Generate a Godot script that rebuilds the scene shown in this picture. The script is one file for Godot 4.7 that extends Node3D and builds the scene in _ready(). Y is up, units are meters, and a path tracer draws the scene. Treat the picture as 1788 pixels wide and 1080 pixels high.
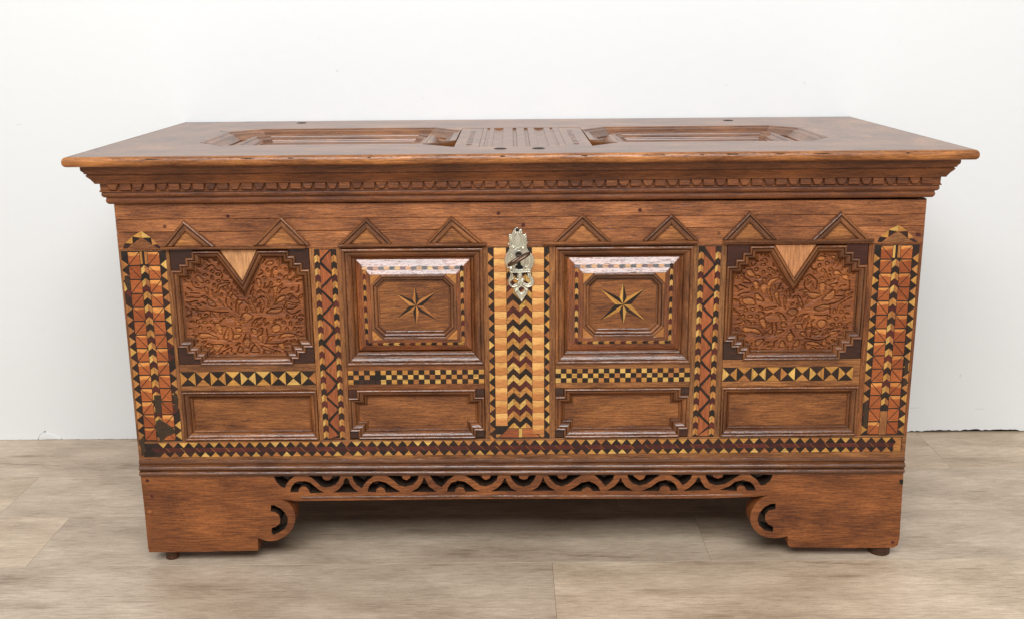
extends Node3D
# An inlaid and carved wooden chest against a white wall. Shapes are given in millimetres:
# x to the right, y up, z out of the chest's front, which is the plane z = 0.

var rng := RandomNumberGenerator.new()
var M := {}                       # materials; arrays hold variants of one wood
var chest: Node3D
const FACE := Transform3D.IDENTITY
var PLAN := Transform3D(Basis(Vector3(1, 0, 0), Vector3(0, 0, -1), Vector3(0, 1, 0)), Vector3.ZERO)   # (x, depth, height)

# ---------------------------------------------------------------- mesh building
class MB:
	var v := PackedVector3Array()
	var n := PackedVector3Array()
	var u := PackedVector2Array()
	func tri(a: Vector3, b: Vector3, c: Vector3, na: Vector3, nb: Vector3, nc: Vector3, ua: Vector2, ub: Vector2, uc: Vector2) -> void:
		var g := (b - a).cross(c - a)
		if g.length_squared() < 1e-12:
			return
		if g.dot(na + nb + nc) > 0.0:
			v.append_array([a, c, b]); n.append_array([na, nc, nb]); u.append_array([ua, uc, ub])
		else:
			v.append_array([a, b, c]); n.append_array([na, nb, nc]); u.append_array([ua, ub, uc])
	func quad(a: Vector3, b: Vector3, c: Vector3, d: Vector3, nn: Vector3, ua: Vector2, ub: Vector2, uc: Vector2, ud: Vector2) -> void:
		tri(a, b, c, nn, nn, nn, ua, ub, uc)
		tri(a, c, d, nn, nn, nn, ua, uc, ud)
	func mesh() -> ArrayMesh:
		var arr := []
		arr.resize(Mesh.ARRAY_MAX)
		var p := PackedVector3Array()
		p.resize(v.size())
		for i in v.size():
			p[i] = v[i] * 0.001
		arr[Mesh.ARRAY_VERTEX] = p
		arr[Mesh.ARRAY_NORMAL] = n
		arr[Mesh.ARRAY_TEX_UV] = u
		var m := ArrayMesh.new()
		m.add_surface_from_arrays(Mesh.PRIMITIVE_TRIANGLES, arr)
		return m

func put(called: String, mb: MB, m, parent: Node) -> MeshInstance3D:
	var o := MeshInstance3D.new()
	o.name = called
	o.mesh = mb.mesh()
	o.material_override = pick(m)
	parent.add_child(o, true)
	return o

func pick(m) -> Material:
	if m is Array:
		return m[rng.randi() % m.size()]
	return m

func P(a: Array) -> PackedVector2Array:
	var p := PackedVector2Array()
	for i in range(0, a.size(), 2):
		p.append(Vector2(a[i], a[i + 1]))
	return p

func rect(x0: float, y0: float, x1: float, y1: float) -> PackedVector2Array:
	return PackedVector2Array([Vector2(x0, y0), Vector2(x1, y0), Vector2(x1, y1), Vector2(x0, y1)])

func area2(p: PackedVector2Array) -> float:
	var s := 0.0
	for i in p.size():
		s += p[i].cross(p[(i + 1) % p.size()])
	return s

func ccw(p: PackedVector2Array) -> PackedVector2Array:
	if area2(p) < 0.0:
		p = p.duplicate()
		p.reverse()
	return p

# moves every edge of a counterclockwise polygon inwards by d
func inset(p: PackedVector2Array, d: float) -> PackedVector2Array:
	var out := PackedVector2Array()
	var k := p.size()
	for i in k:
		var t0 := (p[i] - p[(i + k - 1) % k]).normalized()
		var t1 := (p[(i + 1) % k] - p[i]).normalized()
		var n0 := Vector2(-t0.y, t0.x)
		var n1 := Vector2(-t1.y, t1.x)
		out.append(p[i] + (n0 + n1) / maxf(0.3, 1.0 + n0.dot(n1)) * d)
	return out

# a flat piece with chamfered front edges, standing from z0 to z1; ang turns the grain
func prism(mb: MB, poly: PackedVector2Array, z0: float, z1: float, bev := 0.4, ang := 0.0, T := FACE, tilt := Vector2.ZERO) -> void:
	var p := ccw(poly)
	var inn := inset(p, bev) if bev > 0.0 else p
	var off := Vector2(rng.randf(), rng.randf()) * 3.0
	var c := Vector2.ZERO
	for q in p:
		c += q / p.size()
	var f := func(q: Vector2, z: float) -> Vector3: return T * Vector3(q.x, q.y, z + (q - c).dot(tilt) if z > z0 else z)
	var g := func(q: Vector2) -> Vector2: return q.rotated(-ang) * 0.001 + off
	var nz := (T.basis * Vector3(-tilt.x, -tilt.y, 1.0)).normalized()
	var ids := Geometry2D.triangulate_polygon(inn)
	for i in range(0, ids.size(), 3):
		mb.tri(f.call(inn[ids[i]], z1), f.call(inn[ids[i + 1]], z1), f.call(inn[ids[i + 2]], z1), nz, nz, nz, g.call(inn[ids[i]]), g.call(inn[ids[i + 1]]), g.call(inn[ids[i + 2]]))
	for i in p.size():
		var j := (i + 1) % p.size()
		var t := (p[j] - p[i]).normalized()
		var nn := T.basis * Vector3(t.y, -t.x, 0.0)
		if bev > 0.0:
			mb.quad(f.call(inn[i], z1), f.call(inn[j], z1), f.call(p[j], z1 - bev), f.call(p[i], z1 - bev), (nn + nz).normalized(), g.call(inn[i]), g.call(inn[j]), g.call(p[j]), g.call(p[i]))
		var dz := Vector2(0, (z1 - z0) * 0.001)
		mb.quad(f.call(p[i], z1 - bev), f.call(p[j], z1 - bev), f.call(p[j], z0), f.call(p[i], z0), nn, g.call(p[i]), g.call(p[j]), g.call(p[j]) + dz, g.call(p[i]) + dz)

func board(called: String, poly: PackedVector2Array, z0: float, z1: float, m, parent: Node, ang := 0.0, bev := 0.7, T := FACE) -> MeshInstance3D:
	var mb := MB.new()
	prism(mb, poly, z0, z1, bev, ang, T)
	return put(called, mb, m, parent)

# one piece of inlay: let into its bed, a hair proud, never quite level with its neighbours
func inlay(called: String, poly: PackedVector2Array, m, parent: Node, ang := 0.0, z := 0.0, T := FACE, gap := 0.22) -> MeshInstance3D:
	var mb := MB.new()
	var p := inset(ccw(poly), gap)
	prism(mb, p, z - 1.0, z + 0.55 + rng.randf_range(0.0, 0.3), 0.2, ang + rng.randf_range(-0.08, 0.08), T, Vector2(rng.randf_range(-1, 1), rng.randf_range(-1, 1)) * 0.014)
	return put(called, mb, m, parent)

# a moulding along a path: the profile holds (distance to the right of the path, height); every straight run is a stick of its own, mitred
func moulding(called: String, path: PackedVector2Array, closed: bool, prof: PackedVector2Array, m, parent: Node, T := FACE, m0 = null, m1 = null, gap := 0.13) -> Array:
	var made := []
	var k := path.size()
	var runs := k if closed else k - 1
	var base := prof[0].y
	var lens := PackedFloat32Array([0.0])
	for i in prof.size():
		base = minf(base, prof[i].y)
		if i > 0:
			lens.append(lens[i - 1] + prof[i].distance_to(prof[i - 1]))
	var nrm := []                  # (normal at the start, normal at the end) of each profile step
	for i in prof.size() - 1:
		var t := (prof[i + 1] - prof[i]).normalized()
		nrm.append(Vector2(-t.y, t.x))
	var cap := PackedVector2Array(prof)
	cap.append(Vector2(prof[prof.size() - 1].x, base - 1.0))
	cap.append(Vector2(prof[0].x, base - 1.0))
	var cap_ids := Geometry2D.triangulate_polygon(cap)
	for s in runs:
		var a := path[s]
		var b := path[(s + 1) % k]
		var t := (b - a).normalized()
		var right := Vector2(t.y, -t.x)
		var ma := right
		var mbv := right
		if closed or s > 0:
			var t0 := (a - path[(s + k - 1) % k]).normalized()
			var r0 := Vector2(t0.y, -t0.x)
			ma = (r0 + right) / (1.0 + r0.dot(right))
		elif m0 != null:
			ma = m0
		if closed or s < runs - 1:
			var t1 := (path[(s + 2) % k] - b).normalized()
			var r1 := Vector2(t1.y, -t1.x)
			mbv = (right + r1) / (1.0 + right.dot(r1))
		elif m1 != null:
			mbv = m1
		var mb := MB.new()
		var off := Vector2(rng.randf(), rng.randf()) * 3.0
		var at := func(i_end: int, q: Vector2) -> Vector3:
			var e := (a + ma * q.x + t * gap) if i_end == 0 else (b + mbv * q.x - t * gap)
			return T * Vector3(e.x, e.y, q.y)
		var uv := func(i_end: int, q: Vector2, l: float) -> Vector2:
			var e := (a + ma * q.x) if i_end == 0 else (b + mbv * q.x)
			return Vector2((e - a).dot(t), l) * 0.001 + off
		for i in prof.size() - 1:
			var n_s: Vector2 = nrm[i]
			var n_e: Vector2 = nrm[i]
			if i > 0 and nrm[i].dot(nrm[i - 1]) > 0.72:
				n_s = (nrm[i] + nrm[i - 1]).normalized()
			if i < nrm.size() - 1 and nrm[i].dot(nrm[i + 1]) > 0.72:
				n_e = (nrm[i] + nrm[i + 1]).normalized()
			var ns := T.basis * Vector3(right.x * n_s.x, right.y * n_s.x, n_s.y)
			var ne := T.basis * Vector3(right.x * n_e.x, right.y * n_e.x, n_e.y)
			var A: Vector3 = at.call(0, prof[i])
			var B: Vector3 = at.call(1, prof[i])
			var C: Vector3 = at.call(1, prof[i + 1])
			var D: Vector3 = at.call(0, prof[i + 1])
			var ua: Vector2 = uv.call(0, prof[i], lens[i])
			var ub: Vector2 = uv.call(1, prof[i], lens[i])
			var uc: Vector2 = uv.call(1, prof[i + 1], lens[i + 1])
			var ud: Vector2 = uv.call(0, prof[i + 1], lens[i + 1])
			mb.tri(A, B, C, ns, ns, ne, ua, ub, uc)
			mb.tri(A, C, D, ns, ne, ne, ua, uc, ud)
		for e in 2:
			var nn := T.basis * Vector3(t.x, t.y, 0) * (-1.0 if e == 0 else 1.0)
			for i in range(0, cap_ids.size(), 3):
				var q0 := cap[cap_ids[i]]
				var q1 := cap[cap_ids[i + 1]]
				var q2 := cap[cap_ids[i + 2]]
				mb.tri(at.call(e, q0), at.call(e, q1), at.call(e, q2), nn, nn, nn, q0 * 0.001 + off, q1 * 0.001 + off, q2 * 0.001 + off)
		made.append(put(called, mb, m, parent))
	return made

func disc(r: float, k: int, at := Vector2.ZERO) -> PackedVector2Array:
	var p := PackedVector2Array()
	for i in k:
		p.append(at + Vector2.from_angle(TAU * (i + 0.5) / k) * r)
	return p

# a surface over a grid of cells; hf gives the height, NAN leaves a cell out
func height_grid(x0: float, y0: float, nx: int, ny: int, step: float, h: PackedFloat32Array, T := FACE, uvs := 0.001) -> MB:
	var mb := MB.new()
	var nr := PackedVector3Array()
	nr.resize(nx * ny)
	for j in ny:
		for i in nx:
			var l := h[j * nx + maxi(i - 1, 0)]
			var r := h[j * nx + mini(i + 1, nx - 1)]
			var d := h[maxi(j - 1, 0) * nx + i]
			var w := h[mini(j + 1, ny - 1) * nx + i]
			var o := h[j * nx + i]
			if is_nan(o):
				nr[j * nx + i] = T.basis.z
				continue
			if is_nan(l): l = o
			if is_nan(r): r = o
			if is_nan(d): d = o
			if is_nan(w): w = o
			nr[j * nx + i] = T.basis * Vector3((l - r) / (2.0 * step), (d - w) / (2.0 * step), 1.0).normalized()
	var off := Vector2(rng.randf(), rng.randf())
	for j in ny - 1:
		for i in nx - 1:
			var a := j * nx + i
			var b := a + 1
			var c := a + nx + 1
			var d := a + nx
			if is_nan(h[a] + h[b] + h[c] + h[d]):
				continue
			var xa := x0 + i * step
			var ya := y0 + j * step
			var va := T * Vector3(xa, ya, h[a])
			var vb := T * Vector3(xa + step, ya, h[b])
			var vc := T * Vector3(xa + step, ya + step, h[c])
			var vd := T * Vector3(xa, ya + step, h[d])
			var q := Vector2(xa, ya) * uvs + off
			var e := step * uvs
			mb.v.append_array([va, vc, vb, va, vd, vc])
			mb.n.append_array([nr[a], nr[c], nr[b], nr[a], nr[d], nr[c]])
			mb.u.append_array([q, q + Vector2(e, e), q + Vector2(e, 0), q, q + Vector2(0, e), q + Vector2(e, e)])
	return mb

# signed distance (negative inside) written into d over the grid, the smallest kept
func stamp_poly(d: PackedFloat32Array, x0: float, y0: float, nx: int, ny: int, step: float, poly: PackedVector2Array, reach: float) -> void:
	var lo := poly[0]
	var hi := poly[0]
	for q in poly:
		lo = lo.min(q)
		hi = hi.max(q)
	var k := poly.size()
	for j in range(maxi(0, int((lo.y - reach - y0) / step)), mini(ny, int((hi.y + reach - y0) / step) + 2)):
		for i in range(maxi(0, int((lo.x - reach - x0) / step)), mini(nx, int((hi.x + reach - x0) / step) + 2)):
			var q := Vector2(x0 + i * step, y0 + j * step)
			var best := 1e9
			var inside := false
			for e in k:
				var a := poly[e]
				var b := poly[(e + 1) % k]
				var ab := b - a
				var t := clampf((q - a).dot(ab) / maxf(ab.length_squared(), 1e-6), 0.0, 1.0)
				best = minf(best, (q - a - ab * t).length_squared())
				if (a.y > q.y) != (b.y > q.y) and q.x < (b.x - a.x) * (q.y - a.y) / (b.y - a.y) + a.x:
					inside = not inside
			var s := sqrt(best) * (-1.0 if inside else 1.0)
			d[j * nx + i] = minf(d[j * nx + i], s)

func stamp_line(d: PackedFloat32Array, x0: float, y0: float, nx: int, ny: int, step: float, line: PackedVector2Array, reach: float) -> void:
	for e in line.size() - 1:
		var a := line[e]
		var b := line[e + 1]
		var lo := a.min(b)
		var hi := a.max(b)
		var ab := b - a
		for j in range(maxi(0, int((lo.y - reach - y0) / step)), mini(ny, int((hi.y + reach - y0) / step) + 2)):
			for i in range(maxi(0, int((lo.x - reach - x0) / step)), mini(nx, int((hi.x + reach - x0) / step) + 2)):
				var q := Vector2(x0 + i * step, y0 + j * step)
				var t := clampf((q - a).dot(ab) / maxf(ab.length_squared(), 1e-6), 0.0, 1.0)
				d[j * nx + i] = minf(d[j * nx + i], (q - a - ab * t).length())

func smooth_line(p: PackedVector2Array, closed: bool) -> PackedVector2Array:   # Catmull-Rom through traced corners
	var out := PackedVector2Array()
	var k := p.size()
	for i in (k if closed else k - 1):
		var a := p[(i + k - 1) % k] if closed or i > 0 else p[i]
		var d := p[(i + 2) % k] if closed or i + 2 < k else p[i + 1]
		for s in 3:
			out.append(p[i].cubic_interpolate(p[(i + 1) % k], a, d, s / 3.0))
	if not closed:
		out.append(p[k - 1])
	return out

# ---------------------------------------------------------------- procedural textures
func streaks(w: int, h: int, w0: int, h0: int, freq: float, sd: int, octaves := 4) -> PackedByteArray:
	var f := FastNoiseLite.new()
	f.noise_type = FastNoiseLite.TYPE_SIMPLEX_SMOOTH
	f.seed = sd
	f.frequency = freq
	f.fractal_octaves = octaves
	var im := f.get_seamless_image(w0, h0, false, false, 0.15)
	im.resize(w, h, Image.INTERPOLATE_CUBIC)
	im.convert(Image.FORMAT_L8)
	return im.get_data()

# wood with the grain along u: [albedo, normal, roughness]
func wood(w: int, h: int, dark: Color, light: Color, sd: int, fine: float, mid: float, patch: float, pore: float, bump: float, checks := 0.000012, wide := 0, knots := 0) -> Array:
	var a := streaks(w, h, w / (16 if wide == 0 else 9), h, 0.15, sd)
	var b := streaks(w, h, w / (9 if wide == 0 else 6), h, 0.05, sd + 1)
	var c := streaks(w, h, w / 8, h / 4, 0.018, sd + 2, 3)
	var hair := streaks(w, h, w / (6 if wide == 0 else 3), h, 0.30, sd + 3, 2)
	var n := w * h
	var val := PackedFloat32Array()
	val.resize(n)
	for i in n:
		val[i] = 0.5 + ((a[i] - 127) * fine + (b[i] - 127) * mid + (c[i] - 127) * patch + (hair[i] - 127) * fine * 0.6) / 127.0
	var r := RandomNumberGenerator.new()
	r.seed = sd
	for k in int(n * 0.0042):          # open pores: short dark dashes along the grain
		var x := r.randi() % w
		var y := r.randi() % h
		var l := r.randi_range(4, 26)
		var s := pore * r.randf_range(0.3, 1.0)
		for e in l:
			var at := y * w + (x + e) % w
			val[at] -= s
			val[((y + 1) % h) * w + (x + e) % w] -= s * 0.6
	for k in int(n * checks):        # longer dark streaks and small checks
		var x := r.randi() % w
		var y := r.randi() % h
		var l := r.randi_range(40, 170 if wide == 0 else 240)
		var s := pore * (r.randf_range(0.5, 1.3) if wide == 0 else 0.25 + 1.6 * pow(r.randf(), 3.0))
		var yy := float(y)
		for e in l:
			yy += r.randf_range(-0.22, 0.22)
			for q in range(-wide, wide + 1):
				var at := (int(yy) + q + h) % h * w + (x + e) % w
				val[at] -= s * sin(PI * e / l) * (1.0 - absf(q) / (wide + 1.0))
	for k in knots:                  # knots with the grain flowing round them
		var kx := r.randi() % w
		var ky := r.randi() % h
		var kr := r.randf_range(7.0, 15.0)
		for y in range(-44, 45):
			for x in range(-260, 261):
				var d := sqrt(pow(x / 5.5, 2.0) + pow(y, 2.0))
				if d > 44.0:
					continue
				var at := (ky + y + h) % h * w + (kx + x + w) % w
				val[at] -= pore * (1.5 * clampf(1.0 - d / kr, 0.0, 1.0) + 0.30 * (0.5 + 0.5 * sin(d * 0.95 + a[at] * 0.02)) * (1.0 - d / 44.0))
	var rgb := PackedByteArray()
	rgb.resize(n * 3)
	var hb := PackedByteArray()
	hb.resize(n)
	var rb := PackedByteArray()
	rb.resize(n)
	for i in n:
		var t := clampf(val[i], -0.35, 1.25)
		rgb[i * 3] = clampi(int((dark.r + (light.r - dark.r) * t) * 255.0), 0, 255)
		rgb[i * 3 + 1] = clampi(int((dark.g + (light.g - dark.g) * t) * 255.0), 0, 255)
		rgb[i * 3 + 2] = clampi(int((dark.b + (light.b - dark.b) * t) * 255.0), 0, 255)
		hb[i] = clampi(int(150.0 + (val[i] - 0.5) * 120.0), 0, 255)
		rb[i] = clampi(int(210.0 - (val[i] - 0.5) * 110.0 + (c[i] - 127) * 0.25), 90, 255)
	var al := Image.create_from_data(w, h, false, Image.FORMAT_RGB8, rgb)
	var nm := Image.create_from_data(w, h, false, Image.FORMAT_L8, hb)
	nm.convert(Image.FORMAT_RGBA8)
	nm.bump_map_to_normal_map(bump)
	var ro := Image.create_from_data(w, h, false, Image.FORMAT_L8, rb)
	return [ImageTexture.create_from_image(al), ImageTexture.create_from_image(nm), ImageTexture.create_from_image(ro)]

func mat(tex: Array, tint: Color, scale: Vector2, rough: float, bump := 1.0, spec := 0.5) -> StandardMaterial3D:
	var m := StandardMaterial3D.new()
	m.albedo_color = tint
	m.albedo_texture = tex[0]
	m.normal_enabled = bump > 0.0
	m.normal_texture = tex[1]
	m.normal_scale = bump
	m.roughness = rough
	m.roughness_texture = tex[2]
	m.metallic_specular = spec
	m.uv1_scale = Vector3(scale.x, scale.y, 1)
	return m

func variants(tex: Array, tints: Array, scale: Vector2, rough: float, bump := 1.0, spec := 0.5) -> Array:
	var out := []
	for t in tints:
		out.append(mat(tex, t, scale, rough, bump, spec))
	return out

func G(v: float, r := 1.0, g := 1.0, b := 1.0) -> Color:
	return Color(v * r, v * g, v * b)

func make_materials() -> void:
	var oak := wood(2048, 512, Color(0.33, 0.185, 0.09), Color(0.665, 0.44, 0.25), 11, 0.38, 0.15, 0.34, 0.36, 1.6)
	var S := Vector2(1.0 / 0.9, 1.0 / 0.225)
	M.oak = variants(oak, [G(1.0), G(0.86, 1, 0.95, 0.92), G(1.10, 1, 1, 0.98), G(0.93, 1.03, 0.95, 0.90), G(1.02, 0.97, 1, 1.02)], S, 0.46)
	M.rail = mat(oak, Color(1.12, 1.08, 1.12), S, 0.44)
	M.red_oak = mat(oak, Color(1.0, 0.91, 0.84), S, 0.46)
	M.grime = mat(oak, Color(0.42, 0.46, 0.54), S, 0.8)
	M.foot = mat(oak, Color(0.55, 0.50, 0.50), S, 0.6)
	M.mould = variants(oak, [Color(0.90, 0.86, 0.86), Color(0.83, 0.79, 0.79), Color(0.97, 0.93, 0.91)], S, 0.34, 1.0, 0.6)
	M.cornice = variants(oak, [Color(0.86, 0.79, 0.76), Color(0.90, 0.82, 0.78)], S, 0.5)
	M.lid = variants(oak, [Color(1.04, 1.04, 1.06), Color(0.98, 0.97, 1.0)], S, 0.30, 0.12, 0.8)
	for m in M.lid:
		m.roughness_texture = null
	M.field = variants(oak, [Color(1.06, 1.02, 0.96), Color(1.0, 0.95, 0.90)], S, 0.46)
	M.infill = variants(oak, [Color(1.34, 1.36, 1.34), Color(1.22, 1.22, 1.16)], S, 0.42)
	M.carved = mat(oak, Color(1.02, 0.91, 0.84), S, 0.54, 0.35)
	M.ground = mat(oak, Color(1.16, 1.10, 0.98), S, 0.7, 1.2)
	M.bevel = variants(oak, [Color(1.02, 0.88, 0.78), Color(0.95, 0.82, 0.74)], S, 0.28, 0.8, 0.9)
	var fine := wood(1024, 256, Color(0.68, 0.66, 0.63), Color(1.0, 0.99, 0.97), 51, 0.36, 0.30, 0.25, 0.26, 0.8)
	var F := Vector2(1.0 / 0.30, 1.0 / 0.075)
	M.light = variants(fine, [Color(0.90, 0.69, 0.36), Color(0.86, 0.62, 0.30), Color(0.80, 0.55, 0.27), Color(0.94, 0.75, 0.42)], F, 0.46)
	M.tan = variants(fine, [Color(0.80, 0.53, 0.28), Color(0.74, 0.47, 0.26), Color(0.84, 0.58, 0.31)], F, 0.46)
	M.dark = variants(fine, [Color(0.20, 0.14, 0.115), Color(0.165, 0.12, 0.10), Color(0.24, 0.155, 0.13)], F, 0.42, 1.0, 0.45)
	M.maroon = variants(fine, [Color(0.37, 0.165, 0.145), Color(0.42, 0.19, 0.16), Color(0.32, 0.145, 0.135)], F, 0.42, 1.0, 0.45)
	M.block = variants(fine, [Color(0.30, 0.15, 0.11), Color(0.27, 0.145, 0.105), Color(0.27, 0.16, 0.12)], F, 0.4, 1.0, 0.5)
	M.terra = variants(fine, [Color(0.72, 0.395, 0.22), Color(0.66, 0.355, 0.205), Color(0.75, 0.43, 0.245)], F, 0.46)
	M.cedar = variants(fine, [Color(0.87, 0.60, 0.40), Color(0.90, 0.66, 0.45)], F, 0.5)
	M.bed = mat(fine, Color(0.17, 0.105, 0.08), F, 0.6)
	# tiles cut across heartwood and sapwood: pale along one edge, orange beyond
	M.amber = variants(sapwood(71, Color(0.86, 0.645, 0.375), Color(0.745, 0.485, 0.265), 0.30, 0.22, fine), [G(1.0), G(0.96, 1, 0.97, 0.93), G(1.03)], Vector2.ONE, 0.44)
	M.ember = variants(sapwood(81, Color(0.80, 0.53, 0.27), Color(0.61, 0.32, 0.15), 0.16, 0.10, fine), [G(1.0), G(0.92, 1, 0.95, 0.92), G(1.05)], Vector2.ONE, 0.44)
	M.brass = metal(Color(0.86, 0.84, 0.77), 0.30, 0.75)
	M.iron = metal(Color(0.20, 0.17, 0.15), 0.5, 0.8)
	M.key = metal(Color(0.42, 0.34, 0.28), 0.34, 0.9)
	M.stopping = mat(fine, Color(0.27, 0.20, 0.14), F, 0.34)
	M.void = mat(fine, Color(0.05, 0.04, 0.035), F, 0.9)

func metal(c: Color, rough: float, m: float) -> StandardMaterial3D:
	var s := StandardMaterial3D.new()
	s.albedo_color = c
	s.metallic = m
	s.roughness = rough
	return s

func sapwood(sd: int, pale: Color, heart: Color, at: float, soft: float, fine: Array) -> Array:
	var w := 256
	var h := 256
	var a := streaks(w, h, 24, h, 0.12, sd)
	var b := streaks(w, h, 64, 64, 0.03, sd + 1)
	var rgb := PackedByteArray()
	rgb.resize(w * h * 3)
	for y in h:
		for x in w:
			var i := y * w + x
			var v := float(y) / h + (b[i] - 127) / 127.0 * 0.10
			var t := clampf((v - at) / soft, 0.0, 1.0) if v < 0.92 else clampf((1.0 - v) / 0.08, 0.0, 1.0)
			var s := 1.0 + (a[i] - 127) / 127.0 * 0.24
			var c := pale.lerp(heart, t)
			rgb[i * 3] = clampi(int(c.r * s * 255.0), 0, 255)
			rgb[i * 3 + 1] = clampi(int(c.g * s * 255.0), 0, 255)
			rgb[i * 3 + 2] = clampi(int(c.b * s * 255.0), 0, 255)
	var im := Image.create_from_data(w, h, false, Image.FORMAT_RGB8, rgb)
	return [ImageTexture.create_from_image(im), fine[1], fine[2]]

# ---------------------------------------------------------------- the scene
func _ready() -> void:
	rng.seed = 7
	var cam := Camera3D.new()
	cam.name = "camera"
	cam.position = Vector3(-0.01586, 0.96601, 1.87491)
	cam.rotation = Vector3(-0.25119, 0.00014, -0.00849)
	cam.fov = 31.466
	cam.near = 0.05
	cam.far = 40.0
	add_child(cam)
	var we := WorldEnvironment.new()
	we.name = "world_environment"
	var env := Environment.new()
	env.background_mode = Environment.BG_COLOR
	env.background_color = Color(0.385, 0.39, 0.395).linear_to_srgb()
	env.tonemap_mode = Environment.TONE_MAPPER_LINEAR
	env.tonemap_exposure = 1.05
	env.sdfgi_enabled = true
	env.ssao_enabled = true
	env.ssil_enabled = true
	we.environment = env
	add_child(we)
	area_light("ceiling_light", Vector3(-0.1, 2.85, 2.65), Vector3(0.0, 0.4, -0.1), Vector2(3.0, 1.6), 14.6, Color(0.975, 0.99, 1.0))
	make_materials()
	make_floor()
	make_wall()
	make_chest()
	make_key()

func area_light(called: String, at: Vector3, towards: Vector3, size: Vector2, energy: float, c: Color) -> void:
	var l := AreaLight3D.new()
	l.name = called
	l.area_size = size
	l.area_normalize_energy = true
	l.light_energy = energy
	l.light_color = c
	l.shadow_enabled = true
	l.area_range = 12.0
	add_child(l)
	l.look_at_from_position(at, towards, Vector3.UP)

func make_floor() -> void:
	var tex := wood(2048, 384, Color(0.66, 0.575, 0.485), Color(0.925, 0.842, 0.742), 31, 0.24, 0.11, 0.30, 0.34, 0.5, 0.0006, 1, 9)
	var S := Vector2(1.0 / 1.28, 1.0 / 0.213)
	var mats := variants(tex, [G(0.97), G(1.0, 1, 0.99, 0.975), G(0.94, 1, 1, 1.0), G(1.03, 1, 0.985, 0.96)], S, 0.5, 0.8, 0.5)
	var mb := MB.new()
	prism(mb, rect(-4200, -4000, 4200, 700), -40, -9, 0, 0, PLAN)
	var fl := put("floor", mb, M.bed, self)
	fl.set_meta("label", "grey-brown wood-effect plank floor in front of the white wall")
	fl.set_meta("category", "floor")
	fl.set_meta("kind", "structure")
	var w1 := 648.5
	var row := 0
	var starts := [-310.0, -1080.0, 352.0 - 1280.0, 55.0 - 1280.0, -540.0]
	var edge := 630.0
	while edge > -3900.0:
		var hi := w1 + 6.0 if row == 0 else edge
		var lo := edge - 214.0
		if row == 0:
			lo = 420.0
		edge = lo
		var x: float = starts[row % 5] + (row / 5) * 170.0
		while x > -4100.0:
			x -= 1280.0
		while x < 4100.0:
			board("plank", rect(x + 0.2, lo + 0.2, x + 1279.8, hi - 0.2), -9, rng.randf_range(-0.04, 0.04), mats, fl, PI if rng.randf() < 0.5 else 0.0, 0.25, PLAN)
			x += 1280.0
		row += 1

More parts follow.
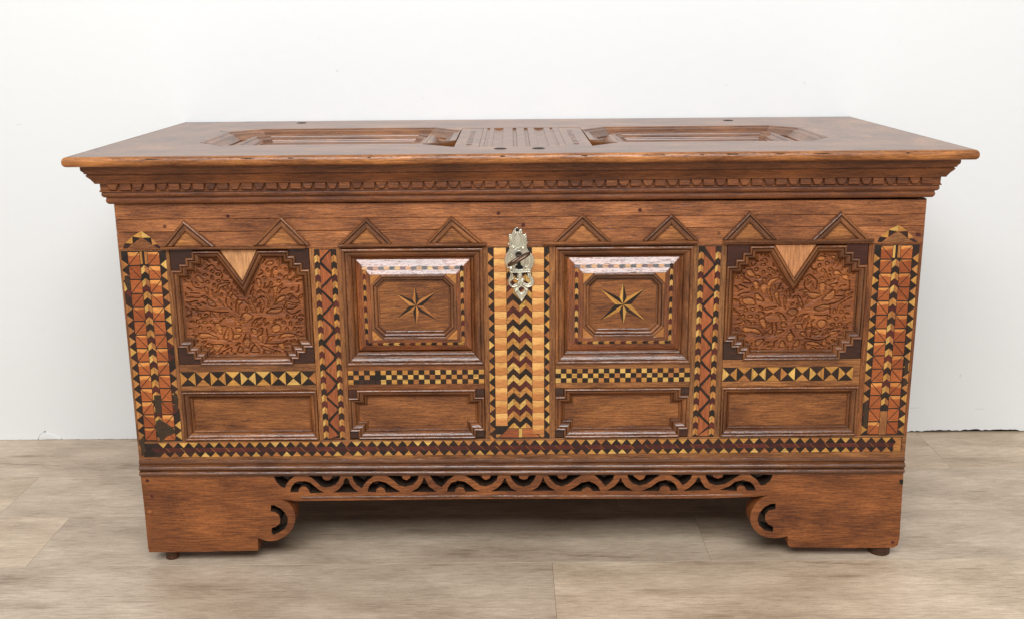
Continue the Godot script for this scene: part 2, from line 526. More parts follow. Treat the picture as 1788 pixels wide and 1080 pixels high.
func make_wall() -> void:
	var f := FastNoiseLite.new()
	f.seed = 5
	f.frequency = 0.02
	f.fractal_octaves = 5
	var im := f.get_seamless_image(512, 512)
	im.convert(Image.FORMAT_RGBA8)
	im.bump_map_to_normal_map(1.2)
	var m := StandardMaterial3D.new()
	m.albedo_color = Color(0.872, 0.878, 0.868).linear_to_srgb()
	m.roughness = 0.75
	m.metallic_specular = 0.3
	m.normal_enabled = true
	m.normal_texture = ImageTexture.create_from_image(im)
	m.normal_scale = 0.35
	m.uv1_scale = Vector3(2.2, 2.2, 1)
	# the plaster ends a few millimetres above the floor in a ragged edge; behind it is the bare wall
	var r := RandomNumberGenerator.new()
	r.seed = 3
	var p := PackedVector2Array([Vector2(4200, 2750), Vector2(-4200, 2750), Vector2(-4200, 0.6)])
	var x := -4190.0
	while x < 4190.0:
		var y := 0.5
		if x > 650.0:
			y = 4.2 + r.randf_range(-2.0, 2.6) + 1.4 * sin(x * 0.013)
		elif x > -860.0:
			y = 1.8 + r.randf_range(-0.4, 0.5) if x > -780.0 else 0.9 + r.randf_range(-0.4, 0.5)
		else:
			y = 0.8 + r.randf_range(-0.4, 0.5)
		p.append(Vector2(x, y))
		x += r.randf_range(3.0, 9.0) if absf(x) < 1500.0 else 60.0
	p.append(Vector2(4200, 3.0))
	var mb := MB.new()
	prism(mb, p, -12, 0, 0, 0, Transform3D(Basis.IDENTITY, Vector3(0, 0, -648.5)))
	var wall := put("wall", mb, m, self)
	wall.set_meta("label", "plain white plastered wall behind the chest with a ragged foot")
	wall.set_meta("category", "wall")
	wall.set_meta("kind", "structure")
	var bare := StandardMaterial3D.new()
	bare.albedo_color = Color(0.36, 0.35, 0.34)
	bare.roughness = 0.95
	board("masonry", rect(-4200, 0, 4200, 2750), -140, -12.5, bare, wall, 0, 0, Transform3D(Basis.IDENTITY, Vector3(0, 0, -648.5)))
	var back := Transform3D(Basis.IDENTITY, Vector3(0, 0, -648.5))
	var grime := StandardMaterial3D.new()
	grime.albedo_color = Color(0.60, 0.60, 0.59)
	grime.roughness = 0.9
	board("plaster_flake", P([-1178.3,3.3,-1171.5,13.7,-1162.5,19.5,-1154.2,18,-1140.6,14.9,-1124.7,7.3,-1119.7,1.3]), -1, 1.6, m, wall, 0, 1.2, back)
	for q in [P([-1179.9,1.8,-1172.9,13.7,-1163.8,19.6,-1161.2,18.1,-1170.5,10.7,-1177.3,0.3]), P([-1132.7,10.4,-1124.7,7.3,-1118.3,1.3,-1122.7,-0.2,-1129,5.9]), P([-1163.7,21,-1159.2,24,-1156.7,21,-1159.8,18])]:
		board("plaster_crack", q, -0.5, 0.12, grime, wall, 0, 0.0, back)
	for q in [[1696, 657, 5, 9], [1620, 718, 26, 3], [1598, 692, 3, 2], [1735, 722, 30, 2], [72, 180, 12, 3], [611, 99, 6, 6], [584, 45, 3, 3], [1258, 134, 5, 4], [1388, 133, 4, 6], [1543, 68, 3, 3], [752, 147, 4, 2], [74, 540, 6, 2], [178, 677, 3, 2], [1769, 646, 3, 3]]:
		scuff(q, grime, wall, back)

func scuff(q: Array, m: Material, wall: Node, back: Transform3D) -> void:
	# a small mark on the paint, given by its place on the wall
	var c := wall_point(q[0], q[1])
	var p := PackedVector2Array()
	for i in 7:
		p.append(c + Vector2.from_angle(TAU * i / 7.0) * Vector2(q[2], q[3]) * rng.randf_range(0.25, 0.55) * 1.35)
	var s: StandardMaterial3D = m.duplicate()
	s.albedo_color = Color(0.895, 0.895, 0.885)
	board("scuff", p, -0.5, 0.08, s, wall, 0, 0.0, back)

func wall_point(x: float, y: float) -> Vector2:   # plan of the marks: 1 unit = 1.36 mm on the wall
	return Vector2(-21.0 + (x - 894.0) * 1.355, 1010.0 - (y) * 1.33 + (x - 894.0) * 0.0085 * 1.33)

# ---------------------------------------------------------------- the chest
var FRAME_PROF := PackedVector2Array([Vector2(0, -8), Vector2(0, 2.4), Vector2(0.6, 3.7), Vector2(1.8, 4.3), Vector2(3.2, 3.7), Vector2(4.4, 2.2), Vector2(4.6, -0.8), Vector2(5.5, -1.2), Vector2(5.7, 1.2), Vector2(7.4, 0.6), Vector2(9.6, -1.4), Vector2(11.4, -3.6), Vector2(12.2, -5.0), Vector2(12.3, -7.4), Vector2(13.2, -7.8), Vector2(13.4, -5.6), Vector2(14.8, -7.0), Vector2(16.6, -9.4), Vector2(17.2, -10.6), Vector2(17.3, -13)])
var WIDE_PROF := PackedVector2Array([Vector2(0, -10), Vector2(0, 2.4), Vector2(0.7, 3.7), Vector2(2.2, 4.4), Vector2(4.0, 3.8), Vector2(5.6, 2.2), Vector2(5.8, -0.8), Vector2(6.8, -1.2), Vector2(7.0, 1.4), Vector2(9.4, 0.8), Vector2(12.6, -1.4), Vector2(15.4, -4.2), Vector2(16.4, -5.6), Vector2(16.5, -8.2), Vector2(17.5, -8.6), Vector2(17.7, -6.2), Vector2(19.4, -7.4), Vector2(21.6, -9.6), Vector2(22.4, -11), Vector2(22.5, -15)])
var GABLE_PROF := PackedVector2Array([Vector2(0, -0.5), Vector2(0, 6.0), Vector2(0.8, 8.0), Vector2(2.4, 8.8), Vector2(4.2, 8.2), Vector2(5.0, 6.4), Vector2(5.2, 3.0), Vector2(6.2, 3.0), Vector2(6.4, 6.0), Vector2(8.6, 6.4), Vector2(11.4, 6.0), Vector2(13.2, 5.0), Vector2(13.7, 3.6), Vector2(13.8, -0.5)])

func make_chest() -> void:
	chest = Node3D.new()
	chest.name = "chest"
	chest.set_meta("label", "large brown wooden chest with carved panels, geometric inlay, cornice and pierced skirt")
	chest.set_meta("category", "chest")
	add_child(chest)
	board("carcass", rect(-697, 178, 697, 735), -622, -31, M.oak, chest, 0, 1.0)
	board("side_board", rect(-620, 178, -2, 675), -700, -696, M.oak, chest, 0, 1.0, Transform3D(Basis(Vector3(0, 0, 1), Vector3(0, 1, 0), Vector3(-1, 0, 0)), Vector3(0, 0, 0)).scaled_local(Vector3(1, 1, 1)))
	board("side_board", rect(-620, 178, -2, 675), 696, 700, M.oak, chest, 0, 1.0, Transform3D(Basis(Vector3(0, 0, 1), Vector3(0, 1, 0), Vector3(-1, 0, 0)), Vector3(0, 0, 0)).scaled_local(Vector3(1, 1, -1)))
	make_rails()
	make_gables()
	make_carved_panel(-1)
	make_carved_panel(1)
	star_panel([-312.5, 384.5, -66.0, 595.8], 22.5, [-264.0, 432.5, -113.5, 550.0], P([-185.6,492,-186.8,526.7,-147.6,518.1,-144.7,463.3,-186.8,456.7,-224.2,464.9,-221.6,515.3]))
	star_panel([60.5, 384.0, 301.5, 595.8], 20.5, [109.0, 433.5, 252.5, 549.5], P([180.1,491,179.9,530.8,218.3,519.7,220,461,181,455.2,139.6,462.1,138.9,520.8]))
	lower_panels()
	corner_pilaster(-1)
	corner_pilaster(1)
	zigzag_pilaster(-360.0, 1)
	zigzag_pilaster(310.0, -1)
	centre_pilaster()
	bowtie_band(-611.5, -368.5)
	bowtie_band(360.0, 594.0)
	checker_band(-311.0, -67.0, true)
	checker_band(61.0, 301.5, false)
	bottom_band()
	make_base()
	make_cornice()
	make_lid()
	make_escutcheon()
	make_pegs()
	make_fillers()

func make_rails() -> void:
	# the top rail: three boards glued edge to edge, with a patch let in over the lock
	board("top_rail", P([-700, 650.6, 700, 648.5, 700, 673.6, -700, 677.4]), -31, 0, M.rail, chest)
	board("top_rail", P([-700, 628.4, 700, 627.8, 700, 647.8, -700, 649.9]), -31, -0.15, M.rail, chest)
	board("top_rail", rect(-700, 597.2, 700, 627.4), -31, 0, M.rail, chest, 0, 0.5)
	board("rail_patch", P([-87, 657.0, 18.4, 656.2, 18.4, 675.2, -87, 675.5]), -2, 0.35, M.rail, chest, 0, 0.3)
	# stiles between the panels
	for s in [[-700.0, -612.3], [-368.3, -312.3], [-66.2, 60.6], [301.4, 359.2], [606.6, 700.0]]:
		board("stile", rect(s[0], 243.2, s[1], 596.8), -31, 0, M.oak, chest, PI / 2, 0.6)
	for s in [[-612.0, -368.6], [-312.0, -66.5], [60.9, 301.1], [359.5, 606.3]]:
		board("rail", rect(s[0], 338.4, s[1], 384.0 if absf(s[0] + s[1]) < 500.0 else 388.6), -31, 0, M.oak, chest, 0, 0.6)
	board("bottom_rail", rect(-700, 178, 700, 242.8), -31, 0, M.oak, chest, 0, 0.6)

func make_gables() -> void:
	# pairs of little pediments, each pair on a bead
	for b in [[-624.0, -373.5, 600.2], [-317.5, -59.0, 602.8], [38.0, 307.0, 603.6], [351.0, 612.0, 604.2]]:
		var bead := PackedVector2Array([Vector2(0, -0.5), Vector2(0, 5.5), Vector2(0.7, 7.6), Vector2(2.2, 9.0), Vector2(4.0, 8.8), Vector2(5.2, 7.4), Vector2(5.8, 5.0), Vector2(6.0, -0.5)])
		moulding("bead", P([b[0], b[2] + 2.8, b[1], b[2] + 2.8]), false, bead, M.mould, chest)
	var feet := [[-621.5,603.8,-581,649.2,-530.4,603.9], [-464.2,605.3,-412.8,655.3,-365.9,605.3], [-315.1,606,-265.8,650.8,-222.4,605.2], [-164.1,606.1,-119.7,653.1,-65.1,605.6], [56.2,607.3,107,654.5,158.5,605.7], [212.3,607.5,260.7,653.8,309.1,606.7], [350.7,608.1,395.2,656.5,444.1,607.8], [505.3,607.3,552.6,655.1,605.5,605.9]]
	for q in feet:
		var p := P(q)
		var y := (p[0].y + p[2].y) * 0.5
		var t0 := (p[1] - p[0]).normalized()
		var t1 := (p[2] - p[1]).normalized()
		p[0] -= t0 * ((p[0].y - y) / t0.y)
		p[2] -= t1 * ((p[2].y - y) / t1.y)
		var g2 := PackedVector2Array([p[0] + Vector2(19, 0), p[2] - Vector2(19, 0), p[1] - Vector2(0, 20)])
		board("gable_infill", g2, -1, 0.7, M.infill, chest, 0, 0.2)
		moulding("gable_strip", p, false, GABLE_PROF, M.mould, chest, FACE, Vector2(1.0 / t0.y, 0), Vector2(1.0 / t1.y, 0) * -1.0 if t1.y > 0 else Vector2(1.0 / t1.y, 0))

func make_carved_panel(side: int) -> void:
	var left := side < 0
	var outline: PackedVector2Array
	if left:
		outline = P([-611.5, 560, -596, 560, -596, 571, -584.5, 571, -584.5, 582, -573, 582, -573, 594, -525, 594, -488, 539.5, -459, 594, -404, 594, -404, 584, -393.5, 584, -393.5, 572, -382, 572, -382, 560, -369, 560, -369, 419, -383.5, 419, -383.5, 409, -395.5, 409, -395.5, 398, -406, 398, -406, 388.2, -573, 388.2, -573, 398.7, -583.5, 398.7, -583.5, 409.5, -595, 409.5, -595, 420.5, -611.5, 420.5])
	else:
		outline = P([360, 559.5, 375, 559.5, 375, 571, 387, 571, 387, 583, 399, 583, 399, 594.5, 442, 594.5, 479, 536.5, 515, 594.5, 568, 594.5, 568, 583, 580, 583, 580, 571, 592, 571, 592, 559.5, 605.5, 559.5, 605.5, 425.5, 590, 425.5, 590, 413, 578, 413, 578, 401, 568, 401, 568, 388.6, 395, 388.6, 395, 401, 384, 401, 384, 412, 373, 412, 373, 423, 360, 423])
	var x0 := -612.0 if left else 359.5
	var st := 0.8
	var nx := 306
	var y0 := 388.0
	var ny := 260
	var d := PackedFloat32Array()
	d.resize(nx * ny)
	d.fill(99.0)
	var g := PackedFloat32Array()
	g.resize(nx * ny)
	g.fill(99.0)
	for q in (pockets_left() if left else pockets_right()):
		stamp_poly(d, x0, y0, nx, ny, st, smooth_line(P(q), true), 5.0)
	for q in (berries_left() if left else berries_right()):
		stamp_poly(d, x0, y0, nx, ny, st, P(q), 5.0)
	for q in (lines_left() if left else lines_right()):
		stamp_line(g, x0, y0, nx, ny, st, smooth_line(P(q), false), 5.0)
	# small leaves cut between the traced ones, pointing away from the trunk
	var r := RandomNumberGenerator.new()
	r.seed = 21 + side
	var root := Vector2(-487.0 if left else 480.0, 432.0)
	# trunk and main limbs stay clear and stand a little higher
	var limb := PackedFloat32Array()
	limb.resize(nx * ny)
	limb.fill(99.0)
	for q in limbs():
		var p := smooth_line(P(q), false)
		if not left:
			for i in p.size():
				p[i] += Vector2(966.0, -3.0)
		stamp_line(limb, x0, y0, nx, ny, st, p, 8.0)
	for k in 2600:
		var c := Vector2(r.randf_range(x0 + 20.0, x0 + 224.0), r.randf_range(402.0, 580.0))
		if not Geometry2D.is_point_in_polygon(c, outline):
			continue
		var gi := int((c.y - y0) / st) * nx + int((c.x - x0) / st)
		if minf(d[gi], g[gi]) < 4.7 or limb[gi] < 6.2:
			continue
		var ax := (c - root).normalized().rotated(r.randf_range(-0.7, 0.7))
		var sd := Vector2(-ax.y, ax.x)
		var l := r.randf_range(3.6, 6.4)
		var w := r.randf_range(1.5, 2.3)
		stamp_poly(d, x0, y0, nx, ny, st, smooth_line(PackedVector2Array([c - ax * l, c - ax * l * 0.2 + sd * w, c + ax * l, c - sd * w * 0.8 + ax * l * 0.1]), true), 5.0)
	var f := FastNoiseLite.new()
	f.seed = 40 + side
	f.frequency = 0.07
	var h := PackedFloat32Array()
	h.resize(nx * ny)
	for i in nx * ny:
		var gx := (i % nx) * st
		var gy := (i / nx) * st
		var t := clampf((0.95 - d[i]) / 0.8, 0.0, 1.0)
		var z := -8.6 + f.get_noise_2d(gx, gy) * 0.45 - 1.0 * pow(clampf(1.0 - d[i] / 2.6, 0.0, 1.0), 2.0)
		z += 0.7 * sqrt(maxf(0.0, 1.0 - pow(limb[i] / 4.6, 2.0)))
		# the ground is cut deepest along the outlines and left fuller in the middle
		var ground := -13.8 + f.get_noise_2d(gx * 2.0 + 300, gy * 2.0) * 0.6 + clampf((-d[i] - 0.2) * 3.0, 0.0, 3.2)
		z = lerpf(z, ground, t)
		z -= 4.6 * clampf(1.5 - g[i] / 0.8, 0.0, 1.0) * (1.0 - t)
		h[i] = z
	var face := h.duplicate()
	for i in nx * ny:
		if d[i] < 0.0:
			face[i] = NAN
	var ground_h := PackedFloat32Array()
	ground_h.resize(nx * ny)
	ground_h.fill(NAN)
	for j in range(1, ny - 1):
		for i in range(1, nx - 1):
			var near := false
			for e in [0, 1, -1, nx, -nx, nx + 1, nx - 1, -nx + 1, -nx - 1]:
				if d[j * nx + i + e] < 0.0:
					near = true
			if near:
				ground_h[j * nx + i] = h[j * nx + i]
	var node := put("carved_panel", height_grid(x0, y0, nx, ny, st, face), M.carved, chest)
	put("carved_ground", height_grid(x0, y0, nx, ny, st, ground_h), M.ground, node)
	node.set_meta("label", "carved panel of branching leaves and berries under a pointed inlay, " + ("next to the left corner" if left else "next to the right corner"))
	moulding("moulding_strip", outline, true, FRAME_PROF, M.mould, node)
	# dark blocks behind the stepped corners and the pale triangle in the notch
	var a := outline
	for c in [[a[0].x, 558.0, a[6].x + 1.5, 596.5], [a[10].x - 1.5, 558.0, a[17].x, 596.5], [a[0].x, 388.9, a[24].x + 1.5, 426.0], [a[23].x - 1.5, 388.9, a[17].x, 426.0]]:
		var poly := rect(c[0], c[1], c[2], c[3])
		var cut := Geometry2D.clip_polygons(poly, ccw(outline))
		for piece in cut:
			if piece.size() > 2 and absf(area2(piece)) > 60.0:
				board("corner_block", inset(ccw(piece), 0.2), -20, -0.6, M.block, node, 0, 0.3)
	board("pointed_inlay", inset(ccw(PackedVector2Array([a[7] + Vector2(0.4, 1.5), a[8] + Vector2(0, 0.6), a[9] + Vector2(-0.4, 1.5)])), 0.3), -20, -0.8, M.cedar, node, PI / 2, 0.3)

# traced outlines of the sunk ground between leaves and stems
func pockets_left() -> Array:
	return [[-448.3,566.1,-443.6,571.8,-433.7,571.4,-438.4,565.4], [-572.3,546.3,-566.6,547.5,-560.4,539.8,-559.5,535.4,-565.2,534.8,-570.9,541.2], [-534.4,530.7,-515.5,535,-514.5,531.8,-526,527.4,-531.2,524.3,-534.1,517.9], [-558.4,526.4,-552.8,525.8,-552.1,519.4,-553.8,513,-556.5,518.1,-558.6,523.3], [-545.7,521.9,-542.7,519.3,-540,506.4,-544.5,512.9], [-535.4,517.9,-532.6,505.1,-524.9,491.5,-530.8,496.1,-537.3,509,-539.2,516.7], [-516.8,516.5,-509.3,517.7,-511,511.3,-517.4,508.8], [-553.7,505.9,-545.3,502,-539.8,492.3,-549.8,492.4,-555.5,498.9], [-503.1,499.7,-497.8,503.5,-493.1,499.6,-499.8,493.2,-501.8,481.6,-504.7,485.5], [-482.9,503.4,-478.9,505.9,-474.7,494.3,-469.3,482.7,-473.1,481.4,-478.7,490.5], [-462.7,505.8,-459,505.7,-454.7,495.4,-457.9,483.8,-462.5,481.3,-459.8,494.2], [-455.7,518.5,-448.6,512.1,-444.2,503,-447.5,490.2,-449.3,491.5,-446.2,501.8,-451.1,512.1], [-464.7,541.6,-459.3,539,-458.8,528.8,-461.5,525,-465.9,533.9], [-439.1,524.8,-429,527.2,-430.8,518.3,-435.5,503,-437.3,504.3,-435.9,515.8], [-415.7,500.2,-403.4,497.5,-393.4,497.5,-401.1,493.7,-413.5,495.1], [-437.3,494,-429,506.8,-417.6,511.1,-418,504.1,-429.6,497.8], [-452,479.3,-442.8,486.3,-424,487.4,-425.5,482.3,-435.8,478.5], [-536.4,465.4,-527.1,471,-531.5,466.8,-534.5,463.3], [-497.6,472.9,-489.6,480.6,-476.4,474.1,-485.2,465,-490.8,462.2,-491.7,469.3], [-517.4,473,-510.5,473.7,-504.4,463.7,-498,457.3,-506.9,457.4,-509,466.6], [-479,455.7,-476.4,463.5,-468.4,470.5,-458.8,471.8,-467.2,467.7,-473.2,460.6,-474.9,455.7], [-545.7,459.9,-537.3,461.9,-533.1,454.1,-534.1,441.3,-539.9,445.6], [-507.9,453.1,-498.4,451.6,-498.8,445.2,-505.7,444.6], [-480.7,450.8,-473.9,450,-470.1,445,-471.8,440,-478.5,442.2], [-443.4,455.4,-433.6,458.9,-427.8,453.1,-431.6,446.1,-440,443.3,-443.8,449], [-523,451.9,-522.5,439.8,-524.5,431.9,-531.1,435.6], [-512.2,441.1,-499.2,440.3,-506.6,432.5,-514.2,431.9], [-470.7,435,-463.6,439.2,-461.7,426.4,-465.7,427.9], [-450.2,434.9,-440.4,436.9,-449.2,429.1,-452.2,424.9], [-574.4,443.1,-557.9,442.9,-552.7,440,-544.7,437.1,-540.9,432.1,-558.5,435.1,-572.4,433.8], [-433.9,431.9,-423.7,441.7,-403.2,440.1,-407.6,435.9,-424.1,434.6], [-497.4,426.7,-489.3,433.8,-483.6,427.3,-489.2,415.9], [-508.4,407.5,-502.7,419.6,-497.3,408.1], [-484.9,408,-476.5,420.8,-468.4,407.8], [-551.3,422.2,-532.1,422,-538,415.6,-542.7,408.5,-548.1,409.3], [-464.9,419.3,-459.5,417.8,-447.4,413.4,-431.2,408.2,-450.4,409.1,-462.5,413.5], [-435.9,421.2,-426.2,423.2,-424.8,411.8,-430.2,413.2], [-555.8,558.8,-549.3,563.9,-550.9,558.8], [-415.5,544.9,-410.4,547.4,-412.1,539.8,-417.1,539.9]]

func pockets_right() -> Array:
	return [[396.3,548.2,405,550.9,409.4,543.9,413.7,538.3,404.3,537,398.7,541.2], [409.5,527.3,418.2,527.9,418.3,513.3,414.9,513.3], [422.6,521.6,434.8,522.9,431.4,507.6,427.4,507.6], [437.1,529.8,453.1,535.2,455.9,533.1,445.4,527,440.3,520,439.5,508.9,445.8,492,441.5,496.3,436.7,511.7], [415.2,506.3,419.2,507,430.8,493.6,419.8,495.1,414.2,499.3], [392.4,498.1,408.7,499.4,416.1,487.4,402.5,485.4,394.2,489.7], [451.7,510.2,462.2,517.1,459.9,508.7], [447.8,506,454.6,507.4,456.6,494.7,461.3,482,454.1,489.1], [465.8,500.3,470,497.4,468.1,482,469.7,477.7,466,484.8], [488.8,502.9,495.9,497.2,501,480.3,496.8,481.7,490.6,494.4], [492.3,512.6,507.3,512.5,506.1,508.3,497.9,509.8], [506.1,508.3,528.1,505.3,527.1,499.7,516.4,495.6,509.4,499.9], [527,523.5,537.8,523.4,536.1,508,532.3,502.5,528.6,508.1], [543.4,520.5,556.7,524.6,553.1,517.7], [532.9,494.1,553.5,512.1,554.3,499.5,547.8,493.9], [565.3,538.4,576.1,538.3,575.4,530,567,532.8], [550,545.5,557.9,547.5,563.9,539.8,553.1,538.5], [520.2,478.7,534.7,485.6,547.1,484.1,547.4,479.9,530,474.4], [434.1,480.9,453.1,483.5,447.8,479.3,435.7,476.6], [520.3,566.4,523.9,573.3,534.8,571.8,529.8,565], [542.7,574.5,553.6,573,551.3,566.2], [420.5,565.9,429.7,570,432.8,561.7,427.3,564.5], [472.7,474.2,480.5,479.8,491.7,475.4,485.4,466.3,475.7,468.5], [451.6,471.6,456.3,472.9,464.8,468.6,472.2,458,464,456.6,459.4,467.3], [491.4,457.1,497.6,468.3,509.7,470.3,501.7,466.9,496.8,457], [435.5,467.5,444.1,473,442.9,468.8], [423.6,458.4,432.3,461.8,435.5,453.3,434.7,442,427.4,450.6], [462.8,453.8,472.4,453,470.1,445.9,464.6,446.7], [487.7,450,499.2,451.3,500.4,442.8,492.2,442.2], [526.5,452.5,532.3,458.8,543.4,455.9,540,445.3,531.8,444], [396.1,446.6,407.1,445.1,422.3,442.1,428.2,433.5,408.9,436.5,397.2,436.6], [439.1,436.2,447,441.9,447.5,431.9], [455.3,440.4,469,440.2,457.1,432.5], [473.8,427.4,480.2,435.9,486.9,427.3,480.6,417.3], [461.1,408.2,466.6,421.7,473.4,408.8], [484.5,408.7,494.7,422.9,496,411.5], [419.1,422.2,434.2,423.4,427.7,414.9,421.1,410.7], [506,417.1,523.8,418.4,539.5,409.6,520.1,411.3], [496.8,434.3,504.8,437.1,506.8,427.1], [520.1,434.1,534.9,438.2,527.1,431.2], [547.5,435.3,567.9,438,556,430.9], [537.6,416.8,544.1,423.9,543.7,408.2]]

func limbs() -> Array:
	return [[-487.1,459.9,-488.9,444.3,-497,425.9,-504.7,413.1,-510.6,407.4], [-488,447.1,-481.5,431.4,-472.9,415.6,-466.5,408.4], [-491.2,450,-509,430.2,-531.3,426.2,-558.4,430.7], [-483.3,445.7,-468.1,427,-448.9,426.9,-424,429.5], [-490.8,471.7,-508.8,482.2,-535.8,488.9,-556.8,491.7], [-511.2,483.5,-528.1,491.4,-543.3,504.4,-551.1,517.3,-542.5,532.5], [-487,471.7,-472.9,478,-448.4,489.4,-433.6,506,-419.1,520,-408.7,528.8], [-473.1,474.2,-449.3,474.6,-424.4,474.4,-414.8,467.2], [-492,473,-496.1,486,-491.7,495], [-492.3,454.3,-514.9,463,-534.2,460.3,-546.2,464.6]]

func lines_left() -> Array:
	return [[-555.8,558.8,-549.3,563.9,-542.8,567,-538.1,563.8,-536,558.7,-527.6,556.1], [-526.6,552.9,-525.1,547.2,-526.7,542.1,-523.9,538.3,-515.2,538.2], [-579.8,537.5,-576.8,528.5,-570.8,525.9,-563.5,524.6], [-509.7,529.2,-510.2,521.6,-516.8,517.1,-519.9,508.8], [-577.2,492.6,-569.1,484.8,-554.1,484.7,-539.3,482,-519.3,481.8], [-521.3,506.3,-521.9,498.6,-518.7,490.8,-512.1,486.3], [-509.5,513.9,-500.6,507.4,-503.7,499.7,-505.4,484.3,-500.8,479.1], [-491.6,503.5,-482.2,494.4,-476.2,481.4,-470.7,479.4], [-471.2,528.9,-476.8,518.7,-478.5,512.3], [-465.2,505.8,-458.8,509.6,-453.9,508.3], [-450.4,533.8,-454.1,523.6], [-427.9,514.4,-421.9,522.1,-413,524.5], [-391.6,528.8,-393.5,518,-397.3,516.7], [-402.7,510.4,-392,500], [-392.2,497.4,-404,487.2,-419,487.4], [-419,487.4,-407.1,476.9,-391.6,484.6], [-584,517.1,-567.9,515.7], [-586.5,509.4,-567.3,508], [-585.3,500.4,-572.7,502.9], [-584.8,484.2,-585.7,472.9], [-550.7,483.9,-551.4,474], [-523,452.6,-525.1,442.6,-531.1,435.6,-526,429.8,-517.8,429], [-516.1,452.5,-513.3,444,-514.9,431.1], [-460,452,-462.1,442.1,-469.5,433.6,-461.8,425], [-453.3,450.5,-452.6,440.6,-451.6,433.4,-456.3,424.9], [-534.4,409.1,-518.7,416.9,-519.2,409.7], [-457.8,423.5,-431.7,423.3,-417.6,428.9], [-490.9,440.9,-495.7,431,-497.4,426.7], [-484.1,440.9,-482.1,429.4,-475.8,421.5], [-418,545,-409.6,539.8,-404.9,536], [-456.9,558,-453.5,552.9,-462.6,546.6]]

func lines_right() -> Array:
	return [[392.4,544.1,394.2,535.7,403.2,530.1,404.8,525.9,391.1,527.4], [384.5,523.3,390,521.9,399.8,516.9], [383.7,512.2,391.7,514.9], [384,503.8,392,507.9,402.8,509.2], [451.7,510.2,459,525.4], [500.8,530.6,500.1,519.5,508.8,509.7], [553.7,507.9,554.1,502.3,573.3,500.7,561.6,491,542.9,485.6], [567.2,510.6,582,511.8], [579.4,530,580.6,513.2], [500.5,536.2,508.3,540.3,516.8,534.7,522.7,526.3,520.8,513.8], [532.8,495.5,550.6,514.9,558,526], [446.4,454.6,446.9,443.3,441.7,439.1], [453.2,454.6,455.2,441.8,453,431.8], [510.7,454.1,507.3,442.8,509.5,427.1], [516.3,452.6,518.4,439.8,515,427], [479.9,441.6,487.6,427.3], [434.8,439.1,426,450.6], [420.8,474.7,430.4,473.2,432.2,464.7,422.8,460.5], [451.5,407.6,452.3,419,457.6,421.8], [546.9,487.6,548.6,470.7], [520.8,468.1,530.5,466.6,544,467.9], [505.5,425.7,519.4,422.7,533.2,421.2,552,429.6], [388.8,486.9,385.7,496.8,392.3,500.9], [416.4,566,408.7,557.8,403.4,555], [510.1,556.9,513.2,549.9,521.2,551.3]]

func oval(q: Array) -> Array:      # centre and two radii in millimetres
	var out := []
	for i in 9:
		var a := TAU * i / 9.0
		out.append(q[0] + cos(a) * q[2])
		out.append(q[1] + sin(a) * q[3])
	return out

func ovals(places: Array, r: float) -> Array:
	var out := []
	var p := P(places)
	for i in p.size():
		var e := 1.0 + 0.25 * sin(i * 2.4)
		out.append(oval([p[i].x, p[i].y, r * e, r / e]))
	return out

func berries_left() -> Array:
	return ovals([-542.5,554.9,-533,549.8,-543.4,543.5,-532.7,537.7,-552,536,-540.7,530.1,-555.3,549.3,-445.2,556.6,-430.7,560.3,-451.6,543.4,-437.8,545.8,-424.1,547.6,-440.5,532.4,-426.6,536.8], 3.0) + ovals([-571.1,476.3,-558.8,476.2,-575.2,464.4,-562.5,463.5,-549.5,464.1,-571.5,453.7,-555.8,452.9,-414.3,472.8,-401.4,472,-422.5,462.3,-410.3,460.1,-397.3,460,-417.1,449.5,-403.3,450.1], 3.1)

func berries_right() -> Array:
	return ovals([414.2,550.4,437.4,551,426.9,544.5,417.8,536.6,438.1,538.1,428.9,531.3,426.2,559,518.2,544.4,532.3,547.3,545,549.3,543.7,537.2,531.1,533.2,524.9,556.8,538.2,560.1], 3.2) + ovals([398.8,477,411,478.3,394.6,465.3,407.5,465.6,419.9,465.1,395.7,454.4,412.9,453.5,556.7,472.8,569,472.7,560.9,460.7,574.6,460.6,554.7,450.1,567.8,449.6,547.1,463], 3.3)

